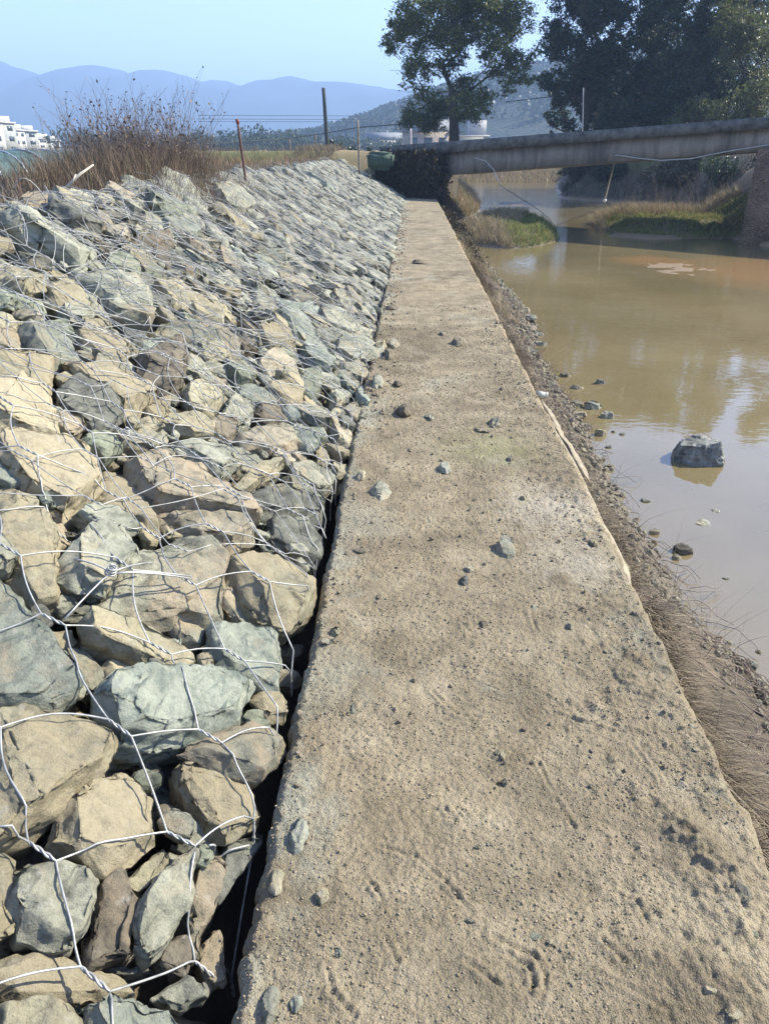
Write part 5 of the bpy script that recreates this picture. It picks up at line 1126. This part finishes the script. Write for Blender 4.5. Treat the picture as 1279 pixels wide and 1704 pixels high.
def tree(base, clumps, mat, label, name='broadleaf_tree', tr=.3, fork=2.6, per=900, size=.09, seed=0, cat='tree', grp=None, bare=0):
    base = np.array(base, float); root = empty(name, tuple(base)); q = random.Random(seed); mb = MB(); F0 = base + np.array([q.uniform(-.15, .15), 0, fork])
    mb.tube([base + np.array([0, 0, -.3]), base + np.array([.02, 0, fork * .4]), F0 * .7 + base * .3, F0], [tr * 1.35, tr, tr * .9, tr * .85], 10)
    cs = sorted(clumps, key=lambda c: np.linalg.norm(np.array(c[0]) - F0)); nodes = [(F0, tr * .7, 0)]
    zt_ = max(c[0][2] for c in clumps); lead = [F0]
    for (c, r) in cs:
        c = np.array(c); best = min(nodes, key=lambda nd: np.linalg.norm(nd[0] - c) + .8 * max(0, nd[0][2] - c[2]) + (0 if nd[1] > .02 else 9)); p0, r0, dp = best
        L = np.linalg.norm(c - p0); mid = (p0 + c) / 2 + np.array([q.gauss(0, .1), q.gauss(0, .1), -.08]) * L; r1 = max(.018, r0 * q.uniform(.5, .72)); pts = []
        for t in np.linspace(0, 1, 8): pts.append((1 - t) ** 2 * p0 + 2 * t * (1 - t) * mid + t * t * c)
        mb.tube(pts, np.linspace(r1 * 1.15, r1 * .7, 8), 6); nodes.append((c, r1 * .8, dp + 1)); nodes.append((pts[4], r1 * .85, dp + 1))
        for k in range(9):
            e = c + np.array([q.gauss(0, .5), q.gauss(0, .5), q.gauss(.1, .45)]) * r * 1.2; m2 = (c + e) / 2 + np.array([q.gauss(0, .1), q.gauss(0, .1), .1]) * r
            mb.tube([c, m2, e], [r1 * .4, r1 * .25, .008], 4, cap=False)
    o = mb.build('trunk', M['bark'], root); o.location = -Vector(root.location)
    V, F = leaf_cloud(clumps, per, size, seed); o = link('crown', np_mesh('crown', V, F, False), mat, root); o.location = -Vector(root.location)
    tag(root, label, cat, grp); return root
q = random.Random(3)
def pc(lst, Y, dj=1.8):
    out = []
    for (x, y, r) in lst:
        yy = Y + q.uniform(-dj, dj); c = W(x, y, yy); out.append((tuple(c), r * 1.08 / FPX * np.dot(c - EYE, FW)))
    return out
c1 = [(740,60,34),(680,35,30),(820,45,34),(770,55,30),(705,205,26),(760,178,22),(700,5,46),(668,62,26),(652,78,18),(700,80,36),(750,30,44),(800,15,48),(842,52,40),(866,98,26),(832,110,30),(872,128,20),(690,125,30),(715,170,34),(688,188,26),(706,206,22),(782,150,34),(800,172,28),(736,112,22),(770,-5,48),(720,-40,48),(800,-45,52),(760,-90,56),(852,5,34),(735,190,24),(780,190,20),(765,85,24),(700,-100,40),(820,-100,44),(760,-150,48),(720,-190,36),(800,-190,36),(758,-225,32),(846,140,18),(660,45,20),(820,75,28),(725,60,22)]
bt = W(754, 240, 42); bt[2] = 1.2
tree(bt, pc(c1, 42), M['leafA'], 'round-crowned green tree standing alone left of the dark trees', tr=.26, fork=2.9, per=1350, size=.075, seed=21)
def blob_tree(px, py, Y, w, top, bottom, seed, mat, label, n=34, per=1250, size=.085, tr=.3, z0=1.6, rmin=18, rmax=36):
    qq = random.Random(seed); L = []
    for k in range(n):
        t = k / (n - 1); y = bottom + (top - bottom) * t; hw = w * (.55 + .45 * math.sin(math.pi * min(1, .15 + t * .9))) * (1 if t < .7 else 1 - (t - .7) * 1.3)
        L.append((px + qq.uniform(-hw, hw), y + qq.uniform(-20, 20), qq.uniform(rmin, rmax)))
    b = W(px, py, Y); b[0] = max(b[0], float(np.interp(b[1], XRy, XRx)) + 1.2); b[2] = float(terrain(b[0], b[1])); return tree(b, pc(L, Y, 2.6), mat, label, tr=tr, fork=2.2, per=per, size=size, seed=seed, grp='tall trees on the right bank')
blob_tree(955, 215, 45, 52, -190, 150, 31, M['leafB'], 'tall dark tree with a thick trunk, leftmost of the dark group', n=36, tr=.42)
blob_tree(1040, 215, 47, 60, -185, 165, 32, M['leafB'], 'dark tree with small sky gaps, second of the dark group', n=36)
blob_tree(1125, 205, 44, 62, -185, 160, 33, M['leafB'], 'dense dark blue-green tree in the middle of the right group', n=40)
blob_tree(1200, 205, 49, 58, -190, 150, 34, M['leafB'], 'dark tree behind the yellow-green one at the right', n=34)
blob_tree(1252, 190, 40, 50, -150, 165, 35, M['leafC'], 'lighter yellow-green tree at the right edge', n=34, per=750)
blob_tree(1350, 190, 44, 70, -200, 150, 36, M['leafB'], 'dark tree just past the right edge of the photo', n=34)
blob_tree(1500, 190, 46, 80, -210, 150, 37, M['leafB'], 'dark tree well past the right edge, mirrored in the river', n=30)
for k, (px, Y, lab_) in enumerate([(925, 54, 'low hazy tree in the gap left of the dark group'), (1000, 51, 'leafy understorey tree behind the thick trunk'), (1090, 52, 'dark understorey tree behind the middle of the right group'), (1180, 50, 'dark understorey tree behind the yellow-green tree')]):
    blob_tree(px, 215, Y, 44 if k else 22, 95 if k else 150, 205, 60 + k, M['leafB'], lab_, n=26 if k else 10, tr=.14, per=900, size=.11, rmin=18 if k else 10, rmax=30 if k else 18)
_r = shrub(*W(1150, 300, 29)[:2], 60, 1.5, 1.1, 9, 'bare pale-twigged shrub on the right bank under the bridge', heads=False); _r['group'] = 'bare shrubs under the bridge'
_r = shrub(*W(1080, 300, 30)[:2], 44, 1.1, .9, 10, 'smaller bare shrub at the back of the right river island', heads=False); _r['group'] = 'bare shrubs under the bridge'
for k, (yy_, dx_, r_, lab_) in enumerate([(33, 1.2, .8, 'dark bush low on the shaded bank, nearest the right abutment'), (36.5, 1.3, 1.0, 'dark bush low on the shaded bank, second from the abutment'), (40, 1.0, 1.0, 'dark bush in the middle of the shaded bank'), (43, 1.1, .9, 'dark bush on the shaded bank near its left end'), (46, 1.2, 1.0, 'dark bush at the left end of the shaded bank'), (38.5, 3.4, 1.2, 'bigger dark bush higher up the shaded bank'), (42.5, 3.2, 1.2, 'another big dark bush higher up the shaded bank, farther left')]):
    x_ = float(np.interp(yy_, XRy, XRx)) + dx_; z_ = float(terrain(x_, yy_)); L = [((x_ + q.gauss(0, .5) * r_, yy_ + q.gauss(0, .5) * r_, z_ + r_ * q.uniform(.2, .7)), r_ * q.uniform(.5, .8)) for _ in range(6)]
    root = empty('bush', (x_, yy_, z_)); V, F = leaf_cloud(L, 1000, .06, 80 + k); o = link('foliage', np_mesh('foliage', V, F, False), M['vine' if k % 2 else 'leafB'], root); o.location = -Vector(root.location)
    mb = MB(); [mb.tube([np.array([x_, yy_, z_ - .1]), (np.array([x_, yy_, z_]) + np.array(cc)) / 2, np.array(cc)], [.04, .025, .012], 5) for (cc, rr_) in L]; o = mb.build('stems', M['bark'], root); o.location = -Vector(root.location); tag(root, lab_, 'bush', 'bushes around the bridge and field')
# undergrowth along the top of the right bank
for k, (px, py, Y, r, mt, lab) in enumerate([(935, 205, 45, 18, 'mixgrass', 'low dry bush at the left foot of the dark trees'), (1010, 205, 43, 30, 'leafB', 'dark bush under the second dark tree'), (1075, 190, 42, 32, 'leafB', 'dark bush beside the middle dark tree'), (1130, 190, 41, 32, 'leafB', 'dark bush right below the dense tree'), (1185, 180, 40, 34, 'leafC', 'yellowish bush left of the yellow-green tree'), (1240, 175, 37, 36, 'leafC', 'yellow-green bush above the bridge at the right edge'),
                                          (1100, 268, 30, 26, 'vine', 'dark shrub on the slope seen under the bridge, middle one'), (1160, 285, 29, 26, 'vine', 'bare tangled shrub beside the right abutment'), (1040, 285, 36, 24, 'vine', 'dark shrub hanging over the water under the bridge'), (980, 285, 42, 22, 'vine', 'far dark shrub on the shaded bank'),
                                          (550, 250, 46, 14, 'leafB', 'small dark conifer-like bush at the foot of the utility pole'), (578, 250, 46, 14, 'leafB', 'round dark bush right of the utility pole'), (612, 262, 30, 12, 'leafB', 'low green bush beside the netted block')]):
    c = W(px, py, Y)
    if px > 900: c[0] = max(c[0], float(np.interp(c[1], XRy, XRx)) + (.9 if mt == 'vine' else 2.2))
    if mt == 'vine': c[2] = float(terrain(c[0], c[1])) + .45
    L = [((c[0] + q.gauss(0, .5) * r / FPX * Y, c[1] + q.gauss(0, .4), c[2] + q.gauss(0, .3) * r / FPX * Y), r / FPX * Y * q.uniform(.5, .9)) for _ in range(6)]
    z = float(terrain(c[0], c[1])); root = empty('bush', (c[0], c[1], min(z, c[2] - .3)))
    V, F = leaf_cloud(L, 1100 if mt != 'vine' else 700, .07, 50 + k); o = link('foliage', np_mesh('foliage', V, F, False), M[mt], root); o.location = -Vector(root.location)
    mb = MB(); b0 = np.array([c[0], c[1], min(z, c[2] - .3) - .1])
    for (cc, rr_) in L: mb.tube([b0, (b0 + np.array(cc)) / 2 + np.array([q.gauss(0, .1), 0, .1]), np.array(cc)], [.04, .025, .012], 5)
    o = mb.build('stems', M['bark'], root); o.location = -Vector(root.location); tag(root, lab, 'bush', 'bushes around the bridge and field')
n = 9000; xx = rng.uniform(7.5, 22, n); yy = rng.uniform(28, 47, n); zz = terrain(xx, yy); k = zz > -.7
blades('bank_brush', np.stack([xx, yy, zz], -1)[k], .3 + .5 * rng.random(k.sum()), .6, .03, M['vine'], 'dark brush covering the shaded right bank beyond the bridge')

# ------------------------------------------------------------------ houses
wh = simple_mat('white_plaster', (.48, .48, .46), .85, 0, .15, 2); wh2 = simple_mat('greyed_plaster', (.36, .37, .34), .85, 0, .3, 2); gl = simple_mat('dark_glass', (.05, .07, .08), .2, spec=.5); rf = simple_mat('grey_roof', (.22, .23, .24), .8, 0, .3, 4); tk = simple_mat('steel_tank', (.5, .52, .54), .35, .6)
def house(cx, cy, w, d, h, rz, label, floors=3, cols=3, roof='flat', tanks=1, z0=1.0, grp=None, wall=None):
    root = empty('house', (cx, cy, z0), rz); tag(root, label, 'house', grp); mb = MB(); mb.box((-w / 2, -d / 2, -.5), (w / 2, d / 2, h)); mb.build('wall', wall or wh, root, smooth=False)
    if roof == 'flat':
        mb = MB(); mb.box((-w / 2 - .25, -d / 2 - .25, h), (w / 2 + .25, d / 2 + .25, h + .25)); mb.box((-w / 2 + w * .55, -d / 2 + .6, h + .25), (w / 2 - .3, d / 2 - .6, h + (1.2 if w < 4 else 2.3))); mb.build('roof', wh, root, smooth=False)
    else:
        mb = MB(); V = [(-w / 2 - .4, -d / 2 - .4, h), (w / 2 + .4, -d / 2 - .4, h), (w / 2 + .4, d / 2 + .4, h), (-w / 2 - .4, d / 2 + .4, h), (-w / 2 - .4, 0, h + d * .28), (w / 2 + .4, 0, h + d * .28)]
        mb.add(V, [(0, 1, 5, 4), (2, 3, 4, 5), (0, 4, 3, 3), (1, 2, 5, 5), (0, 3, 2, 1)]); mb.build('roof', rf, root, smooth=False)
    fh = h / floors
    for f in range(floors):
        for c in range(cols):
            x = -w / 2 + w * (c + .5) / cols; z = f * fh + fh * .3
            mb = MB(); mb.box((x - w / cols * .28, -d / 2 - .04, z), (x + w / cols * .28, -d / 2 + .02, z + fh * .45)); wi = mb.build('window', gl, root, smooth=False)
            mb = MB(); mb.box((x - w / cols * .33, -d / 2 - .10, z - .14), (x + w / cols * .33, -d / 2 - .001, z - .02)); mb.build('sill', wh, wi, smooth=False)
        for c in range(2):
            x = w / 2; y = -d / 2 + d * (c + .5) / 2; mb = MB(); mb.box((x - .02, y - d * .12, f * fh + fh * .3), (x + .04, y + d * .12, f * fh + fh * .75)); mb.build('window', gl, root, smooth=False)
        if floors > 2 and f: mb = MB(); mb.box((-w / 2 + .2, -d / 2 - 1.1, f * fh - .1), (-w * .02, -d / 2, f * fh + .05)); mb.box((-w / 2 + .2, -d / 2 - 1.1, f * fh + .05), (-w * .02, -d / 2 - 1.0, f * fh + .9)); mb.build('balcony', wh, root, smooth=False)
    for t in range(tanks):
        mb = MB(); x = -w * .3 + t * w * .28; mb.tube([(x, 0, h + .25), (x, 0, h + 1.0)], .08, 6); mb.tube([(x, 0, h + .6), (x, 0, h + .65), (x, 0, h + 1.6), (x, 0, h + 1.7)], [.08, .34, .34, .1], 12); mb.build('water_tank', tk, root)
    return root
HG = 'white houses at the left edge'
for k, (px, ptop, Y, lab, tn) in enumerate([(-14, 186, 140, 'white house with two roof tanks cut by the left edge', 2), (9, 189, 150, 'tall white house with two roof tanks, second from the left', 2), (29, 203, 163, 'white house with a single tank in the middle of the row', 1), (46, 208, 176, 'small white house, fourth in the row', 0), (60, 221, 188, 'small white house, fifth in the row', 0), (72, 222, 200, 'pale house, sixth in the row', 0), (84, 234, 214, 'farthest pale house at the right end of the row', 0)]):
    c = W(px, 255, Y); h = W(px, ptop, Y)[2] - .8 - (1.3 if tn == 0 else 1.6)
    house(c[0], Y, 2.3 + k * .12, 5, max(3.0, h), -.7 + .35 * (k % 3), lab, 3, 2, 'flat', tn, z0=.8, grp=HG, wall=[wh, wh2, wh, wh2][k % 4])
c = W(640, 246, 190); house(c[0], 190, 8, 6, 2.4, .2, 'low white house with a pale roof left of the round tree', 1, 3, 'gable', 0, z0=1.2)
c = W(708, 240, 120); house(c[0], 120, 6.5, 6, 2.9, .1, 'brownish low house half hidden behind the round tree', 1, 3, 'gable', 0, z0=1.0, wall=simple_mat('tan_plaster', (.36, .31, .26), .9, 0, .2, 2))
c = W(775, 236, 130); house(c[0], 130, 6.5, 6, 2.4, 0, 'small white flat-roofed house right of the round tree', 1, 3, 'flat', 0, z0=1.0, wall=wh2)
# netted greenhouse and rubble heap below the white houses
c = W(-6, 285, 15); root = empty('net_tunnel', (c[0] - .2, 14.4, 1.0), -.35); tag(root, 'low plastic tunnel under blue-green shade net at the left edge', 'greenhouse')
mb = MB(); V = []; F = []; n = 14
for i in range(12):
    for j in range(n): a = math.pi * j / (n - 1); V.append((math.cos(a) * .8, i * .35, math.sin(a) * .50 + .03 * math.sin(i * 2.1 + j)))
mb.add(V, grid_faces(12, n)); mb.build('cover', simple_mat('shade_net', (.07, .13, .13), .7, 0, .6, 7), root)
mb = MB(); [mb.tube([(math.cos(math.pi * j / 12) * .82, i * .62, math.sin(math.pi * j / 12) * .52) for j in range(13)], .015, 5) for i in range(7)]; mb.build('hoops', tk, root)
n = 9000; c = W(45, 290, 8.5); d = rng.normal(size=(n, 2)); xx = c[0] + d[:, 0] * .42; yy = 8.5 + d[:, 1] * .7
blades('grey_brush', np.stack([xx, yy, terrain(xx, yy)], -1), (.08 + .17 * rng.random(n)), .8, .008, blade_mat('grey_brush', [(.18, .16, .14), (.30, .27, .24), (.10, .09, .08), (.24, .2, .17)]), 'heap of grey dead brush below the white houses')

# ------------------------------------------------------------------ hills, far wood
def hill(name, prof, Y, depth, mat, seed, rough, zb=-5):
    """prof: (px, py) skyline at distance Y; solid ridge running away from the viewer"""
    xs = np.array([p[0] for p in prof], float); ysk = np.array([p[1] for p in prof], float); cols_ = np.linspace(xs[0], xs[-1], 260); sk = np.interp(cols_, xs, ysk); V = []; rows = 46
    top = np.array([W(a, b, Y) for a, b in zip(cols_, sk)]); 
    X = top[:, 0]; H = top[:, 2] + (fbm(X * .02, X * 0, 5, seed) - .45) * rough + np.abs(vn(X * .11, X * 0, seed + 4) - .5) * rough * .25
    for r in range(rows):
        t = r / (rows - 1); s = math.sin(min(1, t * 1.43) * math.pi / 2) if t < .7 else math.cos((t - .7) / .3 * math.pi / 2)
        y = Y - depth * .7 + depth * t * 1.0; z = zb + (H - zb) * s ** .9 * (1 - .0) + (fbm(X * .012, np.full_like(X, y * .012), 5, seed + 9) - .45) * rough * 3.2 * s * (1 - s ** 6) * (1 if t < .7 else .3)
        if abs(t - .7) < .012: z = H
        V.append(np.stack([X * (y / Y) ** .0, np.full_like(X, y), z], -1))
    return tag(link(name, np_mesh(name, np.vstack(V), grid_faces(rows, 260)), mat), kind='structure')
def forest_mat(name, a, b, sc_):
    m, nt, bs = new_mat(name); geo = N(nt, 'ShaderNodeNewGeometry'); n = noise_n(nt, geo.outputs['Position'], sc_, 8, .75); n2 = noise_n(nt, geo.outputs['Position'], sc_ * 12, 4, .7)
    c = ramp(nt, n.outputs[0], [(.38, a), (.62, b)]).outputs[0]; c = mixc(nt, mrange(nt, n2.outputs[0], .4, .7, 0, .5), c, tuple(x * .4 for x in a)); nt.links.new(c, bs.inputs['Base Color']); bs.inputs['Roughness'].default_value = 1; bump(nt, bs, n2.outputs[0], .9, 2.0); return m
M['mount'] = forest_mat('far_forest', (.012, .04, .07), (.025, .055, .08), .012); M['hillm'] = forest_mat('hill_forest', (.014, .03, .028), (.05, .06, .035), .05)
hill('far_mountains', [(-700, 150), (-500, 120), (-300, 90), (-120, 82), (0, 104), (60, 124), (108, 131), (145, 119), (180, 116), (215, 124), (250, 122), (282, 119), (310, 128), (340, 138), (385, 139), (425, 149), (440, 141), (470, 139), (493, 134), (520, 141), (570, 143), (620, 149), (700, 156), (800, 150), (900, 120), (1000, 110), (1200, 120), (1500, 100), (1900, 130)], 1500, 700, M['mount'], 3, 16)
hill('wooded_hill', [(380, 251), (470, 243), (520, 236), (560, 224), (590, 214), (620, 205), (650, 192), (690, 178), (740, 160), (800, 140), (860, 128), (920, 118), (1000, 95), (1100, 70), (1250, 60), (1500, 70), (1900, 110), (2300, 200)], 430, 260, M['hillm'], 8, 2.5)
# trees of the far wood: one mass
n = 2600; V = []; F = []; Cs = []
hx = np.array([380, 470, 520, 560, 590, 620, 650, 690, 740, 800, 860, 920, 1000.]); hy = np.array([251, 243, 236, 224, 214, 205, 192, 178, 160, 140, 128, 118, 95.])
for k in range(n):
    px = rng.uniform(420, 960); t = rng.random() ** .55; top = np.interp(px, hx, hy); Y = 430 - 150 * (1 - t) ; py = 250 + (top - 250) * (math.sin(min(1, 1 - (1 - t) * .82) * math.pi / 2) ** .9); c = W(px, py, Y); h = rng.uniform(3, 7.5); Cs.append((c, h))
for (c, h) in Cs:
    nl = 26; a = rng.random(nl) * 6.28; zz_ = rng.random(nl); rad = h * .26 * (1 - zz_ * .8) * (.5 + .5 * rng.random(nl)); pts = np.stack([c[0] + np.cos(a) * rad, c[1] + np.sin(a) * rad, c[2] - 1.0 + zz_ * h], -1)
    s = h * .10; o1 = rng.normal(size=(nl, 3)); o1 /= np.linalg.norm(o1, axis=1, keepdims=True); o2 = np.cross(o1, rng.normal(size=(nl, 3))); o2 /= np.linalg.norm(o2, axis=1, keepdims=True)
    V.append(np.stack([pts - o1 * s, pts + o2 * s, pts + o1 * s, pts - o2 * s], 1).reshape(-1, 3))
V = np.vstack(V); tag(link('distant_wood', np_mesh('distant_wood', V, np.arange(len(V)).reshape(-1, 4), False), M['leafB']), 'hazy wood covering the hill behind the round tree', 'wood', kind='stuff')
# low distant hedgerow across the valley floor
cl = []
for k in range(420):
    x_ = rng.uniform(-72, 60); y_ = 150 + 55 * rng.random() + 8 * math.sin(x_ * .1); hh_ = rng.uniform(1.2, 4.2) * (.6 + .8 * float(vn(x_ * .08, 3, 21))); cl.append(((x_, y_, 1.1 + hh_ * .5), hh_ * .75))
V, F = leaf_cloud(cl, 26, .32, 99); tag(link('far_hedgerow', np_mesh('far_hedgerow', V, F, False), M['leafB']), 'hazy line of trees and scrub across the valley floor', 'hedgerow', kind='stuff')

# ------------------------------------------------------------------ haze
m = bpy.data.materials.new('haze_air'); m.use_nodes = True; nt = m.node_tree; nt.nodes.remove(nt.nodes['Principled BSDF'])
pv = N(nt, 'ShaderNodeVolumePrincipled'); pv.inputs['Color'].default_value = (.46, .67, 1.0, 1); pv.inputs['Density'].default_value = .0011; pv.inputs['Anisotropy'].default_value = .1
nt.links.new(pv.outputs[0], nt.nodes['Material Output'].inputs['Volume'])
mb = MB(); mb.box((-2700, -2700, -8), (2700, 2700, 185)); o = mb.build('haze', m, smooth=False); tag(o, kind='stuff')
print('objects', len(bpy.data.objects), 'verts', sum(len(me.vertices) for me in bpy.data.meshes))
